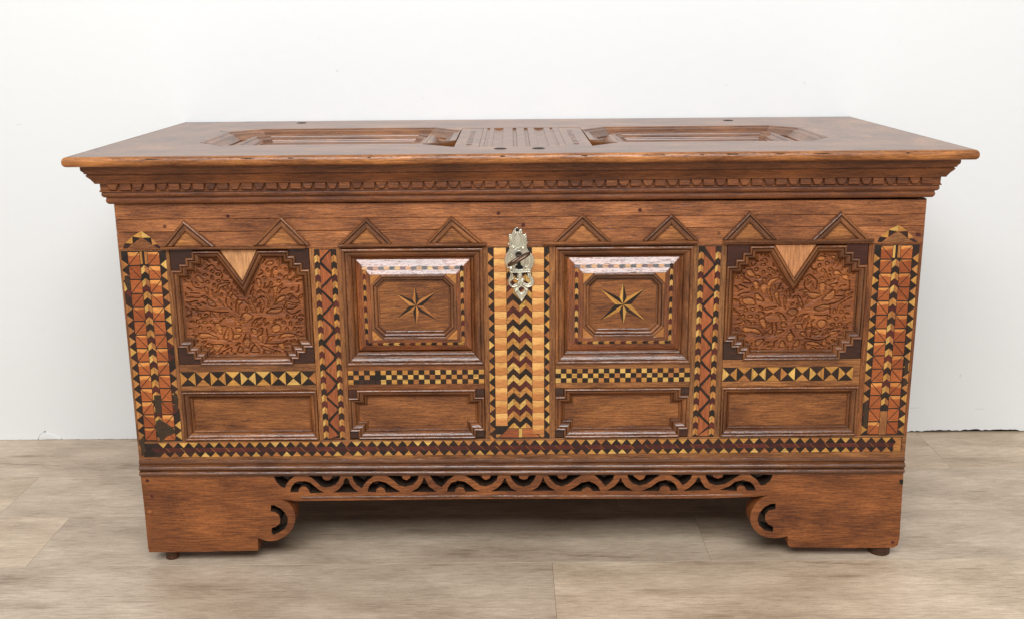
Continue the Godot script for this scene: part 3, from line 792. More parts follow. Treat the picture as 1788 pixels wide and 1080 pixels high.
func star_panel(o: Array, fw: float, r: Array, star: PackedVector2Array) -> void:
	var x0: float = o[0]
	var y0: float = o[1]
	var x1: float = o[2]
	var y1: float = o[3]
	var k := 19.0
	var oct := P([r[0] + k, r[3], r[2] - k, r[3], r[2], r[3] - k, r[2], r[1] + k, r[2] - k, r[1], r[0] + k, r[1], r[0], r[1] + k, r[0], r[3] - k])
	var ip := PackedVector2Array([Vector2(0, -2), Vector2(0, 4.0), Vector2(0.8, 4.9), Vector2(3.0, 5.2), Vector2(4.6, 4.4), Vector2(5.0, 2.8), Vector2(5.1, -1.6), Vector2(6.1, -1.6), Vector2(6.3, 1.4), Vector2(8.6, 1.2), Vector2(10.4, -0.6), Vector2(11.0, -2.6), Vector2(11.1, -5.0), Vector2(12.0, -5.0), Vector2(12.2, -3.4), Vector2(13.6, -3.6), Vector2(14.6, -4.6), Vector2(14.8, -6)])
	var inner := oct.duplicate()
	inner.reverse()
	var field := inset(inner, 13.0)
	var node := board("star_panel", field, -20, -5, M.field, chest, 0.05, 0.2)
	node.set_meta("label", "raised panel with a six-pointed star, " + ("left" if x0 < 0 else "right") + " of the lock plate")
	moulding("moulding_strip", P([x0, y1, x1, y1, x1, y0, x0, y0]), true, WIDE_PROF, M.mould, node)
	# the sloping boards with their border of little arrows
	var ox := [x0 + fw, y0 + fw + 2.0, x1 - fw, y1 - fw + 2.0]
	var A := [Vector3(ox[0], ox[3], -10), Vector3(ox[2], ox[3], -10), Vector3(ox[2], ox[1], -10), Vector3(ox[0], ox[1], -10)]
	var B := [Vector3(r[0], r[3], 3.9), Vector3(r[2], r[3], 3.9), Vector3(r[2], r[1], 3.9), Vector3(r[0], r[1], 3.9)]
	for i in 4:
		var a: Vector3 = A[i]
		var b: Vector3 = A[(i + 1) % 4]
		var c: Vector3 = B[(i + 1) % 4]
		var d: Vector3 = B[i]
		var ex := (b - a).normalized()
		var up := (d - a) - ex * (d - a).dot(ex)
		var hgt := up.length()
		var ey := up.normalized()
		var ez := ex.cross(ey)
		var T := Transform3D(Basis(ex, ey, ez), a)
		var flip := ez.z < 0.0
		if flip:
			T = Transform3D(Basis(-ex, ey, -ez), b)
		var L := a.distance_to(b)
		var dl := (d - a).dot(ex)
		var cl := (c - a).dot(ex)
		if flip:
			var t := L - cl
			cl = L - dl
			dl = t
		var slope := board("sloping_board", inset(ccw(P([0, 0, L, 0, cl, hgt, dl, hgt])), 0.25), -9, 0, M.bevel, node, 0, 0.3, T)
		var s := dl * 0.58 + 2.0
		var end := L - (L - cl) * 0.58 - 8.0
		var n := int((end - s) / 9.4)
		var ht := hgt * 0.60
		var dir := 1.0 if i in [0, 2] else (1.0 if i == 1 else -1.0)
		if i == 2:
			dir = -1.0
		for e in n + 1:
			var q := s + (end - s) * e / n
			var l := (end - s) / n
			var m = [M.dark, M.light, M.dark, M.tan, M.maroon, M.light][(e + i) % 6]
			var w := 3.2
			var tip := 2.6 * dir
			inlay("border_arrow", P([q, ht - w, q + l, ht - w, q + l + tip, ht, q + l, ht + w, q, ht + w, q + tip, ht]), m, slope, 0, -0.3, T, 0.15)
	# the flat ledge round the octagon, seen at its four corners
	for q in [[r[0], r[3], 1, -1], [r[2], r[3], -1, -1], [r[2], r[1], -1, 1], [r[0], r[1], 1, 1]]:
		inlay("corner_triangle", P([q[0], q[1], q[0] + q[2] * k, q[1], q[0], q[1] + q[3] * k]), M.tan, node, 0.6, 3.5)
	moulding("moulding_strip", oct, true, ip, M.mould, node)
	# the star: each ray a pale and a dark half
	var c0 := star[0]
	for i in 6:
		var tip := star[1 + i]
		var prev := star[1 + (i + 5) % 6]
		var next := star[1 + (i + 1) % 6]
		var rad := 11.5 if x0 < 0 else 14.0
		var wl := c0 + ((tip - c0).normalized() + (prev - c0).normalized()).normalized() * rad
		var wr := c0 + ((tip - c0).normalized() + (next - c0).normalized()).normalized() * rad
		var ax := (tip - c0).normalized()
		inlay("star_point", PackedVector2Array([c0, wl, tip]), M.tan if x0 < 0 else M.light, node, ax.angle(), -5.3, FACE, 0.12)
		inlay("star_point", PackedVector2Array([c0, tip, wr]), M.dark, node, ax.angle(), -5.3, FACE, 0.12)

func lower_panels() -> void:
	for q in [[-611.5, -369.0, 337.6, 245.2, false], [-312.0, -67.2, 338.4, 245.2, true], [60.6, 301.6, 337.6, 244.6, true], [359.5, 606.4, 337.8, 244.2, false]]:
		var x0: float = q[0]
		var x1: float = q[1]
		var yt: float = q[2]
		var yb: float = q[3]
		var node := board("lower_panel", rect(x0 + 1, yb, x1 - 1, yt), -30, -11, M.field, chest, 0, 0.0)
		if q[4]:
			var sx := 15.5
			var sy := 14.5
			moulding("moulding_strip", P([x0, yt - sy, x0 + sx, yt - sy, x0 + sx, yt, x1 - sx, yt, x1 - sx, yt - sy, x1, yt - sy, x1, yb + sy, x1 - sx, yb + sy, x1 - sx, yb, x0 + sx, yb, x0 + sx, yb + sy, x0, yb + sy]), true, FRAME_PROF, M.mould, node)
			for c in [[x0, yt - sy], [x1 - sx, yt - sy], [x0, yb], [x1 - sx, yb]]:
				board("corner_block", inset(rect(c[0], c[1], c[0] + sx, c[1] + sy), 0.4), -20, -0.8, M.block, node, 0, 0.3)
		else:
			moulding("moulding_strip", P([x0, yt, x1, yt, x1, yb, x0, yb]), true, FRAME_PROF, M.mould, node)

# a strip of interlocking triangles, bases alternately on the two sides
func tooth_strip(node: Node, xo: float, xi: float, y0: float, y1: float, pitch: float, dark_name: String, light_name: String, skip: Array, phase := 0.0) -> void:
	# dark teeth stand on the inner side (xi) and point to xo; pale ones between them
	var y := y1 - phase
	var i := 0
	while y - pitch > y0 - 2.0:
		var a := y
		var b := y - pitch
		var m := (a + b) * 0.5
		var blunt := 1.0
		var e := xi + (xo - xi) * 0.96
		inlay(dark_name, PackedVector2Array([Vector2(xi, a - 0.4), Vector2(e, m + blunt), Vector2(e, m - blunt), Vector2(xi, b + 0.4)]), M.dark if not i in skip else M.maroon, node, PI / 2)
		if i in skip:
			inlay(dark_name, PackedVector2Array([Vector2(xo, m), Vector2(xi, b), Vector2(xo, b - pitch * 0.5)]), M.dark, node, PI / 2)
		else:
			inlay(light_name, PackedVector2Array([Vector2(xo, m - 1), Vector2(xi, b), Vector2(xo, b - pitch * 0.5 + 1)]), M.tan if rng.randf() < 0.6 else M.light, node, PI / 2)
		y -= pitch
		i += 1

# little upward arrows stacked in a column, each of two halves
func arrow_column(node: Node, xc: float, hw: float, y_top: float, y_bot: float, pitch: float, start := 0, tones := []) -> void:
	var y := y_top
	var i := start
	while y - pitch > y_bot - 4.0:
		var rise := hw * 0.85
		var yb := maxf(y - pitch, y_bot)
		var pale := i % 2 == 0
		for s in [-1.0, 1.0]:
			var m = (M.light if s < 0 else M.tan) if pale else (M.maroon if (i / 2) % 2 == 1 else M.dark)
			var poly := PackedVector2Array([Vector2(xc, y), Vector2(xc + s * hw, y - rise), Vector2(xc + s * hw, maxf(yb - rise, y_bot)), Vector2(xc, yb)])
			if pale:
				inlay("chevron_half", poly, m, node, PI / 2 + s * 0.7, 0.0, FACE, 0.12)
			elif s < 0:
				inlay("dark_chevron", PackedVector2Array([Vector2(xc, y), Vector2(xc + hw, y - rise), Vector2(xc + hw, maxf(yb - rise, y_bot)), Vector2(xc, yb), Vector2(xc - hw, maxf(yb - rise, y_bot)), Vector2(xc - hw, y - rise)]), m, node, 0.0, 0.0, FACE, 0.12)
		y -= pitch
		i += 1

func corner_pilaster(side: int) -> void:
	var left := side < 0
	var xa := -696.0 if left else 616.0      # outer edges of the inlaid strip
	var xb := -618.0 if left else 694.0
	var ta := xa + 11.2
	var tb := xb - 11.2
	var node := board("corner_pilaster", P([xa, 244, xb, 244, xb, 595, xa, 595]), -0.5, 0.3, M.bed, chest, PI / 2, 0.0)
	node.set_meta("label", "inlaid strip of orange tiles between saw-tooth borders at the " + ("left" if left else "right") + " corner")
	tooth_strip(node, xa, ta, 244, 594.5, 19.75, "dark_tooth", "pale_tooth", [3] if left else [14, 15], 4.0)
	tooth_strip(node, xb, tb, 244, 594.5, 19.75, "dark_tooth", "pale_tooth", [8, 9, 14] if left else [], 4.0)
	var xc := (ta + tb) * 0.5
	var hw := 6.6
	# two columns of orange tiles, each tile split by a diagonal joint; the joints make lozenges
	var y := 594.0
	var rows := 14
	var pitch := (594.0 - 245.0) / rows
	for r in rows:
		var y1 := y - 0.45
		var y0 := y - pitch + 0.45
		for s in 2:
			var x0 := ta if s == 0 else xc + hw
			var x1 := xc - hw if s == 0 else tb
			var down := (r + s) % 2 == 0
			if left and r < 3 and s == 0:
				down = not down
			var tris := [[Vector2(x0, y1), Vector2(x1, y1), Vector2(x0, y0)], [Vector2(x1, y1), Vector2(x1, y0), Vector2(x0, y0)]] if not down else [[Vector2(x0, y1), Vector2(x1, y1), Vector2(x1, y0)], [Vector2(x0, y1), Vector2(x1, y0), Vector2(x0, y0)]]
			var v0 := rng.randf_range(-0.12, 0.25) if rng.randf() < 0.75 else 0.45
			var mt: Material = pick(M.ember)
			var u0 := rng.randf()
			for q in tris:
				tile("corner_tile", PackedVector2Array(q), mt, node, x0, y1, y1 - y0, v0, u0, 0.72)
		y -= pitch
	arrow_column(node, xc, hw, 570.0, 262.0 if left else 300.0, 11.55)
	# the head: striped block and a pointed cap of pale and dark pieces
	for q in [[-6.6, -2.2, M.light], [-2.2, 1.4, M.dark], [1.4, 6.6, M.tan]]:
		inlay("striped_piece", rect(xc + q[0], 571.5, xc + q[1], 594.0), q[2], node, PI / 2)
	inlay("striped_piece", rect(xc - hw, 245.0, xc + hw, 252.0 if left else 290.0), M.oak, node, PI / 2)
	var off := 0.0 if not left else xc - 656.0
	var caps := [[[654.8,630.2,637.8,620.8,654.8,617.9], M.light], [[654.8,630.2,672,618.5,654.8,617.9], M.light], [[638.6,621.2,652.3,617.9,638.2,607.9], M.dark], [[656.8,617.9,671.6,618.5,672.6,606], M.dark], [[638.2,620.8,624.6,609.5,635.4,607.5,638.4,607.9], M.light], [[671.6,618.2,682.7,607.5,674.2,605.2,672.6,606], M.tan], [[623.6,609.2,636.4,607.1,627.9,599.3,619.5,599.4], M.dark], [[674.2,605.2,682.8,605.9,691.2,598.8,684,598.8], M.dark], [[654.9,617.5,682.4,599,629.8,599.5], M.oak]]
	for q in caps:
		var p := P(q[0])
		if not left:
			inlay("cap_piece", p, q[1], node, 0, 0.0)
		else:
			for i in p.size():
				p[i] = Vector2(xc + (p[i].x - 655.3) * 0.97, p[i].y)
			inlay("cap_piece", p, q[1], node, 0, 0.0)

func make_fillers() -> void:
	# old repairs: dark stopping where inlay has been lost
	for q in [[-662.2,282.7,-655.7,286.9,-642.4,277.6,-628.3,265.7,-629.9,259.2,-644.6,252.9,-657.6,242.3,-659.7,253.1,-664,266], [-661.7,332.3,-648.7,332.2,-648.3,321.2,-649.5,300,-655.8,298,-661.6,293.8,-661.9,312.9], [-697.1,242.6,-685.6,257.6,-687.6,236.1,-685.3,227.4,-691.4,216.6,-694.5,215.5,-694.1,230.7], [-625.4,340,-619.6,333.6,-618.6,321,-620.2,301.9,-626.1,304.1,-626.7,321], [-693.6,550.7,-686.8,552.2,-683.8,541.1,-683.6,526.8,-690,524,-693.9,536.5], [685.8,387,691.4,385.9,692.4,366.1,686.5,357.8,685.2,374.5], [618.6,303.6,624.5,305.7,626.5,288.6,627.3,260.9,619.8,258.8,618.8,280.2], [685.5,353.6,691.8,349.3,692.1,338.8,685.4,336.8]]:
		board("stopping", P(q), -0.5, 0.95, M.stopping, chest, 0, 0.2)

# a tile of sapwood and heartwood: u across the tile, v down it
func tile(called: String, poly: PackedVector2Array, m: Material, node: Node, x0: float, y1: float, hgt: float, v0: float, u0: float, gap: float) -> void:
	var mb := MB.new()
	var p := inset(ccw(poly), gap)
	prism(mb, p, -1.0, 0.55 + rng.randf_range(0.0, 0.3), 0.2, 0.0, FACE, Vector2(rng.randf_range(-1, 1), rng.randf_range(-1, 1)) * 0.014)
	for i in mb.u.size():
		var q := mb.v[i]
		mb.u[i] = Vector2((q.x - x0) / 60.0 + u0, clampf((y1 - q.y) / hgt * 0.8 + v0 * 0.6, 0.01, 0.90))
	put(called, mb, m, node)

func zigzag_pilaster(x0: float, flip: int) -> void:
	var x1 := x0 + 38.8
	var node := board("zigzag_pilaster", rect(x0, 244, x1, 595.5), -0.5, 0.3, M.bed, chest, PI / 2, 0.0)
	node.set_meta("label", "inlaid strip with a dark zigzag on terracotta wood, " + ("left" if x0 < 0 else "right") + " of the middle")
	var hw := 4.7
	arrow_column(node, x0 + hw, hw, 586.0, 244.5, 11.6, 0)
	arrow_column(node, x1 - hw, hw, 586.0, 244.5, 11.6, 0)
	for x in [x0 + hw, x1 - hw]:
		inlay("dark_chevron", PackedVector2Array([Vector2(x - hw, 595.3), Vector2(x + hw, 595.3), Vector2(x + hw, 582.5), Vector2(x, 586.3), Vector2(x - hw, 582.5)]), M.dark, node)
	var a := x0 + hw * 2.0
	var b := x1 - hw * 2.0
	var per := 49.4
	var half := per * 0.5
	var th := 4.0
	var y := 595.3 + (3.0 if flip > 0 else -9.0)
	var i := 0
	while y > 250.0:
		var on_left := i % 2 == 0
		if flip < 0:
			on_left = not on_left
		var xs := b if on_left else a
		var xe := a if on_left else b
		var y2 := y - half
		var quad := PackedVector2Array([Vector2(xs, minf(y + th, 595.3)), Vector2(xs, y - th), Vector2(xe, maxf(y2 - th, 244.8)), Vector2(xe, maxf(y2 + th, 244.9))])
		inlay("zigzag_bar", quad, M.dark, node, atan2(-half, xe - xs), 0.05, FACE, 0.15)
		# the triangle that this bar and the next enclose
		var top := minf(y - th - 1.0, 595.0)
		var bot := maxf(y - per + th + 1.0, 245.0)
		inlay("zigzag_triangle", PackedVector2Array([Vector2(xs, top), Vector2(xe, maxf((y - half), 245.2)), Vector2(xs, minf(bot, top - 2.0))]), M.terra, node, PI / 2, 0.0, FACE, 0.3)
		y = y2
		i += 1
	if flip > 0:
		inlay("zigzag_triangle", PackedVector2Array([Vector2(a, 594.8), Vector2(a, 577.0), Vector2(b - 2.0, 594.8)]), M.terra, node, PI / 2)
	else:
		inlay("zigzag_triangle", PackedVector2Array([Vector2(b, 594.8), Vector2(b, 566.0), Vector2(a + 2.0, 592.0), Vector2(a + 2.0, 594.8)]), M.terra, node, PI / 2)

func centre_pilaster() -> void:
	var node := board("centre_pilaster", rect(-57.5, 243.5, 50.0, 596.0), -0.5, 0.3, M.bed, chest, PI / 2, 0.0)
	node.set_meta("label", "broad inlaid strip of zigzag rows between amber tiles under the lock plate")
	tooth_strip(node, -57.5, -47.6, 244, 595.5, 19.8, "dark_tooth", "pale_tooth", [], -3.0)
	tooth_strip(node, 50.0, 40.6, 244, 595.5, 19.8, "dark_tooth", "pale_tooth", [], -1.0)
	for s in 2:
		var x0 := -47.4 if s == 0 else 19.2
		var x1 := -25.6 if s == 0 else 40.6
		var y := 595.5
		var k := 0
		while y > 268.0:
			var hgt := (20.0 if k == 0 else 23.6) + rng.randf_range(-0.7, 0.7)
			if y - hgt < 262.0:
				hgt = y - 252.0
			tile("amber_tile", rect(x0, y - hgt, x1, y), pick(M.amber), node, x0, y, hgt, rng.randf_range(-0.05, 0.25), rng.randf(), 0.25)
			y -= hgt
			k += 1
	# rows of zigzag, four slanting pieces to a row
	var xs := [-25.4, -14.4, -3.2, 8.0, 19.0]
	var y := 594.0
	var r := 0
	var pitch := 11.42
	while y > 262.0:
		for c in 4:
			var ya := y - (11.0 if c % 2 == 0 else 0.0)
			var yb := y - (0.0 if c % 2 == 0 else 11.0)
			var m = M.light if r % 2 == 0 else (M.maroon if (r / 2) % 2 == 0 else M.dark)
			if r % 2 == 0 and rng.randf() < 0.35:
				m = M.tan
			var p := PackedVector2Array([Vector2(xs[c], minf(ya, 595.5)), Vector2(xs[c + 1], minf(yb, 595.5)), Vector2(xs[c + 1], maxf(yb - pitch, 263.0)), Vector2(xs[c], maxf(ya - pitch, 263.0))])
			if p[1].y - p[2].y < 1.0 or p[0].y - p[3].y < 1.0:
				if p[0].y - p[3].y > p[1].y - p[2].y:
					p = PackedVector2Array([p[0], Vector2(xs[c + 1], 263.0), p[3]])
				else:
					p = PackedVector2Array([p[1], p[2], Vector2(xs[c], 263.0)])
				if absf(area2(p)) < 8.0:
					continue
			inlay("zigzag_piece", p, m, node, 0.0 if c % 2 == 0 else PI, 0.0, FACE, 0.12)
		y -= pitch
		r += 1
	inlay("foot_block", P([-41.0, 245.5, -25.4, 262.5, -6.0, 262.5, -6.0, 245.5]), M.terra, node)
	inlay("foot_block", P([1.0, 245.5, 1.0, 262.5, 19.0, 262.5, 33.0, 245.5]), M.terra, node)
	inlay("foot_block", P([-6.0, 245.5, -6.0, 262.5, 1.0, 262.5, 1.0, 245.5]), M.light, node, PI / 2)
	inlay("foot_block", P([-47.4, 245.5, -47.4, 251.6, -36.5, 251.6, -42.0, 245.5]), M.tan, node)
	inlay("foot_block", P([40.6, 245.5, 34.5, 245.5, 29.5, 251.6, 40.6, 251.6]), M.tan, node)

func bowtie_band(x0: float, x1: float) -> void:
	var y0 := 348.6
	var y1 := 374.8
	var node := board("bowtie_band", rect(x0, y0, x1, y1), -0.5, 0.3, M.bed, chest, 0, 0.0)
	var n := 9
	var w := (x1 - x0) / n
	for i in n:
		var a := x0 + w * i
		var b := a + w
		var c := Vector2((a + b) * 0.5, (y0 + y1) * 0.5)
		var q := [Vector2(a, y0), Vector2(b, y0), Vector2(b, y1), Vector2(a, y1)]
		for e in 4:
			var pale := (e % 2 == 1) == (i % 2 == 0)
			inlay("bowtie_triangle", PackedVector2Array([q[e], q[(e + 1) % 4], c]), (M.light if rng.randf() < 0.75 else M.tan) if pale else M.dark, node, 0.0 if e % 2 == 0 else PI / 2, 0.0, FACE, 0.3)

func checker_band(x0: float, x1: float, worn: bool) -> void:
	var y0 := 348.9
	var y1 := 374.9
	var node := board("checker_band", rect(x0, y0, x1, y1), -0.5, 0.3, M.bed, chest, 0, 0.0)
	var n := 25
	var w := (x1 - x0) / n
	var h := (y1 - y0) / 3.0
	for r in 3:
		for i in n:
			var pale := (r + i) % 2 == 0
			if worn and ((r == 0 and i == 5) or (r == 1 and i in [4, 5]) or (r == 2 and i in [2, 3, 4])):
				pale = false
			var j := rng.randf_range(-0.3, 0.3)
			inlay("checker_square", rect(x0 + w * i, y1 - h * (r + 1) + j * 0.3, x0 + w * (i + 1) + j * 0.5, y1 - h * r), (M.light if rng.randf() < 0.8 else M.tan) if pale else M.dark, node, 0.0, 0.0, FACE, 0.2)

func bottom_band() -> void:
	var node := board("bottom_band", P([-690, 213.6, 692.5, 211.4, 692.5, 240.0, -690, 239.6]), -0.5, 0.3, M.bed, chest, 0, 0.0)
	node.set_meta("label", "long inlaid band of dark and pale saw teeth with a maroon ribbon")
	var yt := 239.8
	var ya := 229.8
	var yb := 221.6
	var pitch := 18.55
	var x := -672.0
	var k := 0
	while x < 676.0:
		var g := -0.0008 * x
		var cx := x + pitch * 0.5
		inlay("dark_band_tooth", PackedVector2Array([Vector2(x + 0.3, ya + g), Vector2(x + pitch - 0.3, ya + g), Vector2(cx + 1.2, yt - 0.6 + g), Vector2(cx - 1.2, yt - 0.6 + g)]), M.dark, node, 0, 0, FACE, 0.12)
		inlay("pale_band_tooth", PackedVector2Array([Vector2(cx + 0.8, yt + g), Vector2(cx + pitch - 0.8, yt + g), Vector2(x + pitch, ya + g)]), M.light if rng.randf() < 0.6 else M.tan, node, 0, 0, FACE, 0.12)
		var s := 1.5
		inlay("dark_band_tooth", PackedVector2Array([Vector2(x + s + 0.3, yb + g), Vector2(x + s + pitch - 0.3, yb + g), Vector2(cx + s + 1.2, 212.8 + g), Vector2(cx + s - 1.2, 212.8 + g)]), M.dark, node, 0, 0, FACE, 0.12)
		inlay("pale_band_tooth", PackedVector2Array([Vector2(cx + s + 1.0, 212.4 + g), Vector2(cx + s + pitch - 1.0, 212.4 + g), Vector2(x + s + pitch, yb + g)]), M.tan if rng.randf() < 0.6 else M.light, node, 0, 0, FACE, 0.12)
		x += pitch
		k += 1
	x = -676.0
	while x < 668.0:
		var g := -0.0008 * x
		inlay("ribbon_piece", P([x, ya + g, x + 26.2, ya + g, x + 34.0, yb + g, x + 7.8, yb + g]), M.maroon, node, 0, 0, FACE, 0.1)
		inlay("ribbon_line", P([x + 26.3, ya + g, x + 27.2, ya + g, x + 35.0, yb + g, x + 34.1, yb + g]), M.tan, node, -0.8, 0.1, FACE, 0.0)
		x += 27.3
	inlay("ribbon_piece", P([-689.5, 239.0, -677.0, 239.0, -670.0, 222.0, -676.0, 214.0, -689.5, 214.0]), M.dark, node)
	inlay("ribbon_piece", P([691.0, 238.0, 685.0, 239.0, 676.0, 222.0, 678.0, 212.0, 691.0, 212.0]), M.tan, node)

func make_base() -> void:
	var reed := PackedVector2Array([Vector2(0, -1), Vector2(0, 0.8), Vector2(3, 2.0), Vector2(5.5, 2.4), Vector2(7.2, 1.6), Vector2(8.2, -0.6), Vector2(8.8, 0.4), Vector2(10.2, 4.4), Vector2(12.4, 7.2), Vector2(15.0, 7.8), Vector2(17.4, 6.4), Vector2(18.8, 3.6), Vector2(19.4, 1.2), Vector2(20.4, 1.4), Vector2(21.6, 4.2), Vector2(23.6, 6.6), Vector2(26.0, 7.0), Vector2(28.2, 5.8), Vector2(29.4, 3.4), Vector2(30.0, 1.0), Vector2(32.0, 0.8), Vector2(32.2, -1)])
	moulding("base_moulding", P([-700, 207.4, 700, 200.6]), false, reed, M.mould, chest)
	var out := P([-700, 176] + [-699.1,103.1,-699.4,31.7,-698,23,-610.5,23,-494.1,25.1,-493.7,49.4])
	out.append_array(smooth_line(P([-491.3,49.9,-479.6,45.4,-465.3,43.9,-445.8,50.8,-430.6,65,-422.5,82.5,-421.4,100.6,-428.2,115.5,-436.7,123.3,-445.9,127.7]), false))
	out.append_array(P([-415.3,124.1] + [-258.7,124.7,-116.6,125.5] + [90,124.4,232.1,123.1,350.6,122.8] + [428.1,125.1]))
	out.append_array(smooth_line(P([455.2,127.9,443.6,122.9,431.2,110.8,423.5,92.8,423.2,77.3,429.2,61.7,441.7,49.1,455.9,42.8,472.7,41.3,486.9,43.5,494.7,45.5]), false))
	out.append_array(P([494.9,28.6,499.6,22.5,600.9,20,693.3,19.7,700.8,24.8,703.1,38.4,702,90.3] + [700, 169]))
	var holes := skirt_holes()
	skirt_mesh(out, holes)
	# rounded nosing along the lower edge of the arch
	var nose := PackedVector2Array([Vector2(0, -2), Vector2(0, 0.6), Vector2(0.8, 1.6), Vector2(2.4, 1.9), Vector2(4.0, 1.2), Vector2(5.6, -0.6), Vector2(6.4, -3.0), Vector2(6.5, -6)])
	moulding("arch_bead", P([-407.5,133.2,-116.5,133.1] + [232,130,407,130.9]), false, nose, M.mould, chest)
	for s in [-1.0, 1.0]:
		var T := Transform3D(Basis(Vector3(0, 0, 1), Vector3(0, 1, 0), Vector3(-s, 0, 0)).orthonormalized(), Vector3(s * 699.0, 0, 0))
		board("side_skirt", P([-620, 20, -440, 20, -420, 90, -380, 125, -240, 125, -200, 90, -180, 20, -39, 20, -39, 172, -620, 172]), 0, 22, M.red_oak, chest, 0, 1.0, T)
		for z in [-60.0, -590.0]:
			var mb := MB.new()
			var xc := -663.0 if s < 0 else 675.0
			var zc: float = z if z < -100.0 else -24.0
			var top := disc(12.0 if s < 0 else 20.0, 14)
			prism(mb, top, 0, 24, 1.5, 0, Transform3D(Basis(Vector3(1, 0, 0), Vector3(0, 0, 1), Vector3(0, -1, 0)), Vector3(xc, 24.0, zc)))
			put("foot", mb, M.foot, chest)

func skirt_holes() -> Array:
	return [[-456.3,173.3,-417,174.5,-427.1,165.9,-433.2,158.4,-437.2,150,-444.1,153.1,-451.4,161.6], [-397.6,175.5,-368,175.7,-365.6,167.6,-360.8,164.5,-353.7,165.2,-349.2,170.5,-348.3,175,-333.5,174.9,-336.1,165.1,-342.8,156.8,-353,151.6,-362.9,150.6,-371.3,154,-377.9,161.7,-386,169.3], [-427.8,142,-425.1,151.4,-419,159.8,-410.3,163.5,-399,163.4,-389.3,160.3,-381.2,152.6,-373.1,144.9,-364.2,140.2,-390.4,139.2,-393.6,146.6,-398.9,152.7,-405.2,153.1,-410.4,149,-413,141.4], [-347.9,140.4,-337.7,146.8,-330.2,155.9,-326.1,167.3,-323.2,169.5,-319.8,167.2,-316,155.8,-310.1,147.4,-301.8,140.9], [-312.4,174.3,-270.8,173.9,-281.7,165.4,-290.6,156.3,-295.2,148.4,-303.4,154.2,-310.1,163.3], [-252.1,174.8,-220.4,174.5,-219.5,166.4,-212.5,163.8,-206.5,167.5,-203.9,175.8,-189,175.7,-192.5,163.6,-201,154.8,-215.3,150.4,-227,153.8,-237.2,164], [-285.3,140.8,-282.5,151.7,-275.1,160.5,-264.4,163,-250.4,159.1,-238.9,150.1,-223.9,140.5,-251.1,139.5,-254.3,147.7,-261.3,150.8,-268.5,146.5,-270,140.2], [-205,140.3,-191.7,148.4,-184.4,158.5,-180.5,170.3,-177.1,163.5,-171.6,150.7,-157.7,139.9], [-169.6,172.5,-123.7,172.1,-135.8,163.6,-144.1,154,-148.2,149.3,-157.1,154.1,-164.8,163.8], [-106.7,172.6,-74.7,173.1,-72.8,166.2,-66.9,163,-59.8,166.1,-56.7,174.7,-43.1,174.1,-46.9,162.8,-56,154.3,-68,150,-78,152.3,-87.9,161], [-138.8,139.9,-137.2,148.5,-130,158.2,-117.9,161.9,-105.9,160.1,-96,152.5,-88.2,144.8,-77.2,140,-104.3,139.4,-108.2,147.2,-116.1,149.8,-123.2,145.2,-124.3,139.8], [-58.2,139.8,-46,146.6,-37.9,155.2,-32.8,165.9,-30.8,165.9,-26.9,155.1,-20,145.3,-8,139.8], [-22.8,172.2,-6.8,172.5,-4.8,165.6,2.1,162.3,9.2,164.4,13.2,173,26.2,172.9,22.1,162.2,14.1,152.5,2.1,148.8,-9.9,152.8,-18.9,162.5], [17.1,140.4,28.1,147,35.1,157.7,38.2,169.5,41.1,159.8,48.1,149,61.2,140.2], [47.1,171.2,64.1,171.4,67.1,165,74.1,162.8,81.1,165.9,84.1,173.4,110.1,171.5,96.1,162.6,84.2,153,72.2,148.8,62.2,152.1,53.1,160.8], [82.8,139.5,97,147,108.7,155.8,122.8,159,134.7,153,140.7,146.6,143.6,138.9,130.1,139.1,126.5,144.2,119.4,146.8,111.2,143.1,108.8,138.8], [132.1,170.8,169.8,171.7,166.4,160.3,158.3,152.8,152.4,149,146.4,156.7,139.3,164.4], [156.1,139.6,169.2,148,177.5,158.2,181.2,166.1,183.9,158.1,190.4,147.8,205.4,138.5], [191.6,173.5,200.5,173.4,207,165.9,215.6,159.6,223,162.3,228,171.8,253.5,170,241,161,228.5,152,215.8,148.7,203,153.4,195.4,162.5], [219.2,138.4,237.1,146.2,249.6,156.4,262.2,160.1,272.8,158.4,281.5,151.5,287.2,138.9,273.4,137.9,270,145.9,261.4,148.7,254.1,144.9,252.2,138.1], [272.1,169.8,312.7,171,309.8,161.5,302.6,153.6,295.4,149.1,287.7,158.3], [296.8,137.2,309.3,145.5,318.5,155.7,322.4,164.8,325.6,164.8,330.2,154.5,336.9,144.2,348.8,139], [335.3,172.2,347.5,172.1,351,164.5,359.6,161.7,367.9,164.4,369.8,171.2,402.6,170.2,387.2,159.7,372.7,150.7,358,148.5,345.1,152.1,338.4,162.4], [362.1,139.3,379.3,144.9,391.6,155.1,406.3,158.4,419.2,154.8,427,146.8,430.2,137.6,413.6,137.7,409,145.8,400.4,148.1,395.3,142.5,395.6,136.8], [415.3,170.8,460.5,168.1,456.2,156.8,447,148.9,439.7,147.1,431.7,158.1], [-464.8,116.6,-458.4,115.8,-447.4,109.6,-439.4,101,-435.1,90.2,-436.5,77.8,-443.6,67,-453.3,60.9,-463.5,56.6,-466.9,60.2,-466.3,70.3,-457.5,73.3,-450.7,79.5,-448.8,87.2,-451.1,96.5,-457.8,102.7,-466,104.3], [468.6,111.2,459.7,110.5,448.1,104.2,439.2,92.7,436.2,79.8,440.4,66.8,450.4,57.7,466.1,53.6,466.8,64,457,69.3,450.6,78.4,450,88.7,455.6,96.4,468.5,99.6]]

